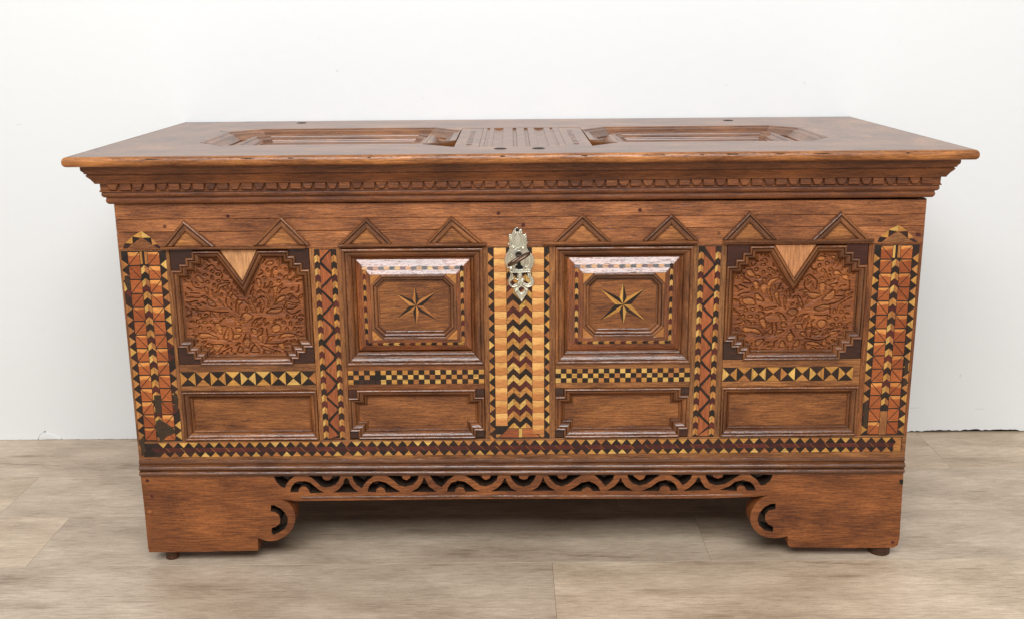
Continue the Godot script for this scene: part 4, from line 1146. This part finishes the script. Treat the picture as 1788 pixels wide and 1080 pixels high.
func skirt_mesh(out: PackedVector2Array, holes: Array) -> void:
	var th := 38.0
	out = ccw(out)
	var polys := []
	var cuts := [-720.0, 720.0]
	for hq in holes:
		var p := ccw(P(hq))
		polys.append(p)
		var lo := 1e9
		var hi := -1e9
		for q in p:
			lo = minf(lo, q.x)
			hi = maxf(hi, q.x)
		cuts.append((lo + hi) * 0.5 + 0.013)
	cuts.sort()
	var mb := MB.new()
	var uvo := Vector2(0.31, 0.77)
	for c in cuts.size() - 1:
		if cuts[c + 1] - cuts[c] < 0.02:
			continue
		var parts := Geometry2D.intersect_polygons(out, rect(cuts[c], -50, cuts[c + 1], 400))
		for h in polys:
			var nxt := []
			for a in parts:
				nxt.append_array(Geometry2D.clip_polygons(a, h))
			parts.assign(nxt)
		for a in parts:
			var ids := Geometry2D.triangulate_polygon(a)
			for i in range(0, ids.size(), 3):
				for zz in [0.0, -th]:
					var n := Vector3(0, 0, 1.0 if zz == 0.0 else -1.0)
					var q: Array = [a[ids[i]], a[ids[i + 1]], a[ids[i + 2]]]
					mb.tri(Vector3(q[0].x, q[0].y, zz), Vector3(q[1].x, q[1].y, zz), Vector3(q[2].x, q[2].y, zz), n, n, n, q[0] * 0.001 + uvo, q[1] * 0.001 + uvo, q[2] * 0.001 + uvo)
	var rings := [[out, 1.0]]
	for p in polys:
		rings.append([p, -1.0])
	var edges := []
	for rg in rings:
		var into := mb
		if rg[1] < 0.0:
			into = MB.new()
			edges.append(into)
		var p: PackedVector2Array = rg[0]
		for i in p.size():
			var a := p[i]
			var b := p[(i + 1) % p.size()]
			var t := (b - a).normalized()
			var n := Vector3(t.y, -t.x, 0) * float(rg[1])
			into.quad(Vector3(a.x, a.y, 0), Vector3(b.x, b.y, 0), Vector3(b.x, b.y, -th), Vector3(a.x, a.y, -th), n, a * 0.001 + uvo, b * 0.001 + uvo, b * 0.001 + uvo + Vector2(0, 0.038), a * 0.001 + uvo + Vector2(0, 0.038))
	var skirt := put("skirt", mb, M.red_oak, chest)
	skirt.set_meta("label", "pierced skirt board with looping fretwork and scrolled bracket feet")
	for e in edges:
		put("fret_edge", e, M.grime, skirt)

func make_cornice() -> void:
	# (out from the body, height), bottom to top would face inwards: listed from the top down
	var prof := PackedVector2Array([Vector2(-20, 747.3), Vector2(37.5, 747.3), Vector2(37.5, 741), Vector2(36.6, 738.6), Vector2(34.2, 736.4), Vector2(33.4, 733.4), Vector2(30.2, 732.6), Vector2(30.4, 731.4), Vector2(32.0, 730.6), Vector2(30.2, 727.6), Vector2(26.4, 723.6), Vector2(23.6, 719.2), Vector2(22.0, 716.6), Vector2(21.6, 715.2), Vector2(15.2, 714.9), Vector2(15.0, 703.6), Vector2(16.6, 702.6), Vector2(16.6, 700.6), Vector2(13.6, 699.6), Vector2(14.6, 697.0), Vector2(14.2, 693.6), Vector2(12.0, 691.0), Vector2(9.0, 690.0), Vector2(8.6, 688.2), Vector2(9.8, 685.6), Vector2(9.2, 681.8), Vector2(6.6, 678.6), Vector2(3.0, 677.8), Vector2(-20, 677.8)])
	prof.reverse()
	# heights here are along +y and the profile's distance is outwards
	var path := P([-700, 620, -700, 0, 700, 0, 700, 620])
	prof.reverse()
	var parts := moulding("cornice", path, false, prof, M.cornice, chest, PLAN, null, null, 0.45)
	var x := -680.5
	while x < 690.0:
		var w := 20.5 + rng.randf_range(-0.5, 0.5)
		dentil("dentil_block", P([x + 0.9, 703.7, x + w - 1.0, 703.7, x + w - 0.9, 714.8, x + 0.9, 714.8]), parts[1])
		x += w
		if x > 690.0:
			break
		w = 20.7
		dentil("dentil_wedge", P([x + 1.0, 714.8, x + w - 1.0, 714.8, x + w - 2.6, 710.0, x + w * 0.70, 703.8, x + w * 0.30, 703.8, x + 2.6, 710.0]), parts[1])
		x += w
	dentil("dentil_wedge", P([-701.5, 714.6, -682.5, 714.6, -687, 704.4, -697, 704.4]), parts[1])

func dentil(called: String, poly: PackedVector2Array, parent: Node) -> void:
	var mb := MB.new()
	prism(mb, poly, 10.0, 21.0 + rng.randf_range(-0.3, 0.3), 0.9)
	put(called, mb, M.cornice, parent)

func make_lid() -> void:
	var lid := board("lid", rect(-690, 8, 690, 632), 735.5, 740.5, M.lid, chest, 0, 0, PLAN)
	lid.set_meta("label", "overhanging lid with two sunk octagonal panels and a fluted strip between")
	var top := 764.3
	var bot := 747.6
	var oct := []
	for q in [[-593.0, 108.0, -116.0, 448.0, 57.0, 66.0], [128.0, 108.0, 572.0, 434.0, 48.0, 62.0]]:
		var x0: float = q[0]
		var w0: float = q[1]
		var x1: float = q[2]
		var w1: float = q[3]
		var kx: float = q[4]
		var kw: float = q[5]
		oct.append(P([x0 + kx, w1, x1 - kx, w1, x1, w1 - kw, x1, w0 + kw, x1 - kx, w0, x0 + kx, w0, x0, w0 + kw, x0, w1 - kw]))
	var l: PackedVector2Array = oct[0]
	var r: PackedVector2Array = oct[1]
	board("lid_board", PackedVector2Array([Vector2(-751, -51), Vector2(751, -51), (r[4] + r[3]) * 0.5, r[4], r[5], Vector2(r[6].x, 57.6), Vector2(l[3].x, 57.6), l[4], l[5], (l[6] + l[5]) * 0.5]), bot, top, M.lid, lid, 0, 0.3, PLAN)
	board("lid_board", PackedVector2Array([Vector2(-751.4, -50.2), (l[6] + l[5]) * 0.5 + Vector2(-0.7, 0.5), l[6], l[7], Vector2(-615, 404), Vector2(-615, 643), Vector2(-751.4, 643)]), bot, top - 0.3, M.lid, lid, PI / 2, 0.3, PLAN)
	board("lid_board", PackedVector2Array([Vector2(751.4, -51), Vector2(751.4, 643), Vector2(595, 643), Vector2(595, 392), r[2], r[3], (r[4] + r[3]) * 0.5 + Vector2(0.4, 0.2)]), bot, top - 0.2, M.lid, lid, PI / 2, 0.3, PLAN)
	board("lid_board", PackedVector2Array([Vector2(-614.0, 643), Vector2(-614.0, 404.8), l[7] + Vector2(0, 0.3), l[0], l[1], l[2] + Vector2(0, 0.2), Vector2(l[2].x, 424.4), Vector2(r[7].x, 424.4), r[7] + Vector2(0, 0.2), r[0], r[1], r[2] + Vector2(0, 0.3), Vector2(594.6, 392.4), Vector2(594.6, 643)]), bot, top, M.lid, lid, 0, 0.3, PLAN)
	# the piece between the sunk panels, fluted along its length
	board("muntin", PackedVector2Array([l[3], l[2], Vector2(l[2].x, 424), Vector2(r[7].x, 424), r[7], r[6], Vector2(r[6].x, 58), Vector2(l[3].x, 58)]), bot, 757.0, M.lid, lid, PI / 2, 0.0, PLAN)
	for q in [[-115.6, -72.0, l], [82.0, 127.6, r]]:
		board("muntin_board", rect(q[0], 58.2, q[1], 423.6), 757.0, top - 0.4, M.lid, lid, PI / 2, 0.4, PLAN)
		for i in 5:
			var xc: float = (q[0] + q[1]) * 0.5 + (3.0 if q[0] < 0 else -3.0)
			for e in [-1.0, 1.0]:
				board("carved_square", rect(xc - 4.5, 120.0 + i * 56.0 + e * 14.0 - 11.0, xc + 4.5, 120.0 + i * 56.0 + e * 14.0 + 11.0), top - 1.0, top + 0.5, M.mould, lid, PI / 2, 0.3, PLAN)
	var sec := PackedVector2Array([Vector2(-71.4, 757)])
	for g in [[-61.0, 3.0, 2.4], [-40.0, 9.5, 4.0], [-8.0, 3.8, 3.6], [15.0, 3.8, 3.6], [42.0, 10.0, 4.0], [67.0, 3.0, 2.4]]:
		if sec.size() == 1:
			sec.append(Vector2(-71.4, top - 0.2))
		for e in 9:
			var a := PI * e / 8.0
			sec.append(Vector2(g[0] - cos(a) * g[1], top - 0.2 - sin(a) * g[2]))
	sec.append(Vector2(81.4, top - 0.2))
	sec.append(Vector2(81.4, 757))
	board("fluted_board", sec, -423.4, -58.2, M.lid, lid, PI / 2, 0.0)
	# mouldings, slope and field of the two sunk panels
	var p_out := PackedVector2Array([Vector2(0, 750), Vector2(0.1, 757.0), Vector2(1.6, 757.0), Vector2(1.7, 763.6), Vector2(2.2, 764.5), Vector2(3.4, 764.3), Vector2(5.0, 763.0), Vector2(6.0, 761.4), Vector2(14.0, 760.6), Vector2(16.0, 759.0), Vector2(16.6, 757.4), Vector2(27.0, 751.5), Vector2(30.0, 749.4), Vector2(30.4, 746.8), Vector2(36.0, 745.6), Vector2(38.0, 743.0), Vector2(38.2, 741)])
	var p_slope := PackedVector2Array([Vector2(41.0, 741), Vector2(41.2, 743.0), Vector2(54.0, 754.4), Vector2(56.0, 755.6), Vector2(60.0, 755.8), Vector2(60.2, 741)])
	var p_in := PackedVector2Array([Vector2(60.4, 741), Vector2(60.4, 756.0), Vector2(61.4, 757.0), Vector2(64.0, 757.0), Vector2(66.0, 755.6), Vector2(66.6, 753.6), Vector2(74.0, 751.4), Vector2(77.0, 748.6), Vector2(77.4, 746.8), Vector2(81.0, 746.0), Vector2(82.0, 744.4), Vector2(82.2, 741)])
	for o in oct:
		var f := ccw(o)
		board("sunk_field", inset(f, 79.0), 740.5, 744.2, M.lid, lid, 0, 0.0, PLAN)
		moulding("lid_moulding", o, true, p_out, M.lid, lid, PLAN)
		moulding("lid_slope", o, true, p_slope, M.lid, lid, PLAN)
		moulding("lid_moulding", o, true, p_in, M.lid, lid, PLAN)
	# the rounded edge
	var nose := PackedVector2Array([Vector2(0, top - 0.1), Vector2(1.2, top - 0.15)])
	for e in 9:
		var a := PI * 0.5 - PI * e / 8.0
		nose.append(Vector2(1.2 + cos(a) * 6.2, (top + bot) * 0.5 + sin(a) * (top - bot) * 0.5 - 0.12))
	nose.append(Vector2(0, bot))
	moulding("lid_edge", P([-751.6, 643, -751.6, -51.3, 751.6, -51.3, 751.6, 643]), false, nose, mat_edge(), lid, PLAN, null, null, 0.05)
	# small nicks along the worn edge
	for q in [[-610, 30], [-452, 22], [-380, 12], [-250, 8], [-30, 10], [105, 14], [222, 46], [300, 9], [352, 26], [430, 18], [498, 30], [640, 8]]:
		var nick := PackedVector2Array()
		for e in 8:
			var a := TAU * e / 8.0
			nick.append(Vector2(q[0] + cos(a) * q[1] * 0.5 * rng.randf_range(0.6, 1.1), 760.2 + sin(a) * rng.randf_range(0.5, 1.3)))
		board("edge_nick", nick, 50, 58.15, M.stopping, lid, 0, 0.0)
	# domed iron bolt heads
	for q in [[-34.0, 22.0], [32.0, 22.0], [-480.0, 590.0], [462.0, 560.0]]:
		var mb := MB.new()
		dome(mb, Vector3(q[0], top, -q[1]), 11.5, 1.8)
		put("bolt_head", mb, M.iron, lid)

func mat_edge() -> Material:
	var m: StandardMaterial3D = M.rail.duplicate()
	m.albedo_color = Color(1.16, 1.14, 1.08)
	m.roughness = 0.36
	return m

func dome(mb: MB, at: Vector3, r: float, h: float, T := Basis.IDENTITY) -> void:
	var k := 16
	var rows := 4
	for j in rows:
		for i in k:
			var f := func(a: int, b: int) -> Array:
				var t := PI * 0.5 * b / rows
				var s := TAU * a / k
				var n := Vector3(cos(s) * cos(t), sin(t), sin(s) * cos(t))
				return [at + T * Vector3(n.x * r, n.y * h, n.z * r), (T * Vector3(n.x / r, n.y / h, n.z / r)).normalized()]
			var a: Array = f.call(i, j)
			var b: Array = f.call(i + 1, j)
			var c: Array = f.call(i + 1, j + 1)
			var d: Array = f.call(i, j + 1)
			mb.tri(a[0], b[0], c[0], a[1], b[1], c[1], Vector2.ZERO, Vector2.RIGHT, Vector2.ONE)
			mb.tri(a[0], c[0], d[0], a[1], c[1], d[1], Vector2.ZERO, Vector2.ONE, Vector2.DOWN)

func make_escutcheon() -> void:
	var out := P([-5.6,632.8,-2.4,627.6,1.5,629.5,3.4,623.6,2.7,620.4,6.6,619,8.5,621.6,11,615.7,11.6,607.2,12.9,605.9,12.6,602.6,10.6,599.4,11.6,593.5,15.4,588.2,20.6,584.2,23.8,578.2,24.1,570.3,22.4,562.4,18.5,557.1,17.9,551.8,18.5,546.5,22.4,541.2,24.3,534.5,21.7,527.8,16.5,524.5,12.5,523.9,13.8,519.9,13.2,515.9,7.3,509.2,3.3,502.5,1.1,497.2,-1.3,501.9,-5.8,509.3,-11,513.4,-12.9,518.1,-12.2,522.8,-17.4,524.8,-21.9,528.9,-23.1,536.2,-20.5,543.5,-18.5,548.2,-20.4,552.2,-20.4,556.8,-24.9,560.2,-28,566.8,-29.2,576.1,-26.6,583.9,-22.6,589.2,-20,594.4,-21.3,599.7,-23.8,603,-22.5,603.6,-20.6,606.2,-21.8,612.7,-19.8,619.9,-16.6,619.2,-14,623.1,-13.3,625.7,-10.1,629.6])
	var holes := [P([-14.6,550.5,-6.1,550.4,-7.5,544.7,-5.6,540.1,-10.8,540.4,-13.3,544.1]), P([2.3,550.4,11.4,551.2,11.6,544.6,6.1,540.6,2.9,542]), P([-16.2,538.2,-10.8,539.8,-4.9,536.7,-5.6,533.4,-10.8,531.8,-15,528.8,-18,533.5]), P([5.1,537.3,10,543.7,15.2,539.9,16.5,534.5,11.3,531.3,5.4,534]), P([-3.7,522.7,0.8,525.7,5.4,523.3,4.7,518.6,0.8,515.3,-3.1,518.7]), disc(4.9, 16, P([-3.7,582.7])[0]), P([-6.7,569.9,-1.2,570.8,-0.5,565.2,3,562.3,2.3,558.3,-3.5,557.1,-9.3,559.1,-9.3,562.7,-6,565.3]), disc(2.6, 10, P([-5.6,626.7])[0])]
	var step := 0.5
	var lo := out[0]
	var hi := out[0]
	for q in out:
		lo = lo.min(q)
		hi = hi.max(q)
	var x0 := lo.x - 1.0
	var y0 := lo.y - 1.0
	var nx := int((hi.x - lo.x + 2.0) / step) + 1
	var ny := int((hi.y - lo.y + 2.0) / step) + 1
	var d := PackedFloat32Array()
	d.resize(nx * ny)
	d.fill(99.0)
	stamp_poly(d, x0, y0, nx, ny, step, out, 80.0)
	var hd := PackedFloat32Array()
	hd.resize(nx * ny)
	hd.fill(99.0)
	for q in holes:
		stamp_poly(hd, x0, y0, nx, ny, step, q, 4.0)
	var ridge := PackedFloat32Array()
	ridge.resize(nx * ny)
	ridge.fill(99.0)
	# raised leaf ribs and scrolls
	for q in [[-7.6,624.4,-13.4,615.3,-12.9,603.5,-9,596.9], [-3.7,624.3,2.7,615.2,2,602.1,-3.9,594.3], [-19.8,615.3,-18,602.2,-22,586.5,-26,576,-22.9,564.1], [9.7,615.1,9.7,596.8,18,583.6,21.2,571.7,17.9,561.1], [-18.4,552.8,-9.4,552.3,2.3,552.2,15.9,553.4], [-17.8,548.2,-20.5,538.9,-18.6,529.5,-10.9,526.8,-3,531.4], [16.5,547.9,21.4,537.2,19.7,529.2,11.3,526.6,2.2,532], [-10.3,520.1,-5.8,510.7,0.7,500.5], [11.9,521.2,7.3,510.6,1.3,500.5], [-15.6,579.9,-14.4,568,-9.3,560], [8.9,578.4,10.2,569.1,4.9,559.9]]:
		stamp_line(ridge, x0, y0, nx, ny, step, smooth_line(P(q), false), 4.0)
	var knob := PackedFloat32Array()
	knob.resize(nx * ny)
	knob.fill(99.0)
	for q in [[[-1.6,545.6], 5.4], [[1.9,534.7], 3.4], [[-5,533.1], 3.2], [[-8.3,519.4], 3.2], [[9.3,520.6], 3.2], [[-12.3,595.6], 2.6], [[3.8,594.8], 3.2], [[-17.1,558.8], 3.6], [[9.5,561.2], 3.4]]:
		var c := P(q[0])[0]
		stamp_poly(knob, x0, y0, nx, ny, step, disc(q[1], 14, c), 1.0)
	var h := PackedFloat32Array()
	h.resize(nx * ny)
	for i in nx * ny:
		var s := maxf(d[i], -hd[i]) if true else 0.0
		if s > 0.05:
			h[i] = NAN
			continue
		var inn := -s
		var z := 1.0 + 2.3 * sqrt(clampf(inn / 2.2, 0.0, 1.0))
		z += 2.4 * sqrt(maxf(0.0, 1.0 - pow(ridge[i] / 1.9, 2.0)))
		z -= 1.7 * clampf(1.0 - absf(ridge[i] - 2.8) / 1.0, 0.0, 1.0) * clampf((inn - 1.2) * 2.0, 0.0, 1.0)
		if knob[i] < 0.0:
			z += 2.6 * sqrt(clampf(-knob[i] / 3.0, 0.0, 1.0))
		h[i] = z
	var node := put("lock_plate", height_grid(x0, y0, nx, ny, step, h), M.brass, chest)
	node.set_meta("label", "ornate pierced brass lock plate with keyhole")
	var c := P([-3.7,582.1])[0]
	board("keyhole", disc(5.4, 14, c), 0.2, 1.3, M.void, node, 0, 0)
	board("keyhole", P([-7.3,570.8,-0.4,571.4,0.5,564.8,3.9,562.1,3,556.8,-3.5,555.6,-10.2,558,-10.2,562.5,-6.9,564.9]), 0.2, 1.2, M.void, node, 0, 0)
	var nb := MB.new()
	dome(nb, Vector3(P([-5.6,626.7])[0].x, P([-5.6,626.7])[0].y, 1.5), 2.9, 2.2, Basis(Vector3(1, 0, 0), PI / 2))
	put("nail", nb, M.iron, node)

func make_pegs() -> void:
	# wooden pegs and nail heads let into rails and skirt
	for q in [[-615.8,637.8], [-505.2,655], [206.1,659.3], [464.8,663.8], [343.8,617.7], [689.3,658.1], [620,637.6], [-38.2,656.1], [4.5,635.3], [-683.1,136.3], [-690.1,44.7], [695.9,92.9], [691.2,30.7], [-688.6,166.8]]:
		var c := P(q)[0]
		board("peg", disc(3.4, 9, c), -2, 0.35, M.maroon if rng.randf() < 0.5 else M.cornice[0], chest, 0, 0.3)
	board("square_peg", P([685.9,615.8,694.1,615.2,694.2,609,685.9,609.6]), -2, 0.5, M.maroon, chest, 0, 0.2)
	board("square_peg", P([693.6,156.8,700.8,156.3,701,147.1,694.8,147.7]), -2, 0.5, M.dark, chest, 0, 0.2)
	board("square_peg", P([-694.6,105.1,-690.1,110.2,-685.8,105.5,-690.5,100.9]), -2, 0.6, M.tan, chest, 0, 0.2)

func make_key() -> void:
	var key := Node3D.new()
	key.name = "key"
	key.set_meta("label", "dark iron key with an oval bow standing in the brass lock plate")
	key.set_meta("category", "key")
	add_child(key)
	var c := P([-3.7,581.8])[0]
	key.position = Vector3(c.x, c.y, 0) * 0.001
	# shank along z, then the ring in the plane of the shank and the tilted line
	var mb := MB.new()
	tube(mb, [Vector3(0, 0, -6), Vector3(0, 0, 26)], 3.1, false)
	put("shank", mb, M.key, key)
	var cb := MB.new()
	tube(cb, [Vector3(0, 0, 18), Vector3(0, 0, 20), Vector3(0, 0, 23)], 4.4, false)
	put("collar", cb, M.key, key)
	var ax := Vector3(cos(0.52), sin(0.52), 0)
	var ring := []
	for i in 33:
		var a := TAU * i / 32.0
		ring.append(ax * cos(a) * 19.5 + Vector3(0, 0, 34.5 + sin(a) * 9.8))
	var rb := MB.new()
	tube(rb, ring, 3.0, true)
	put("bow", rb, M.key, key)

func tube(mb: MB, pts: Array, r: float, closed: bool) -> void:
	var k := 12
	var rings := []
	var ref := Vector3(0.13, 0.9, 0.07)
	for i in pts.size():
		var t: Vector3
		if closed:
			t = (pts[(i + 1) % (pts.size() - 1)] - pts[(i + pts.size() - 2) % (pts.size() - 1)]).normalized()
		else:
			t = (pts[mini(i + 1, pts.size() - 1)] - pts[maxi(i - 1, 0)]).normalized()
		var a := Vector3(-sin(0.52), cos(0.52), 0) if closed else t.cross(ref).normalized()
		var b := t.cross(a).normalized()
		var row := []
		for e in k + 1:
			var s := TAU * e / k
			var n := a * cos(s) + b * sin(s)
			row.append([pts[i] + n * r, n])
		rings.append(row)
	for i in rings.size() - 1:
		for e in k:
			var a = rings[i][e]
			var b = rings[i][e + 1]
			var c = rings[i + 1][e + 1]
			var d = rings[i + 1][e]
			mb.tri(a[0], b[0], c[0], a[1], b[1], c[1], Vector2.ZERO, Vector2.RIGHT, Vector2.ONE)
			mb.tri(a[0], c[0], d[0], a[1], c[1], d[1], Vector2.ZERO, Vector2.ONE, Vector2.DOWN)
	if not closed:
		for s in [0, rings.size() - 1]:
			var nn: Vector3 = (pts[0] - pts[1]).normalized() * (1.0 if s == 0 else -1.0)
			for e in k:
				mb.tri(pts[s], rings[s][e][0], rings[s][e + 1][0], nn, nn, nn, Vector2.ZERO, Vector2.RIGHT, Vector2.ONE)
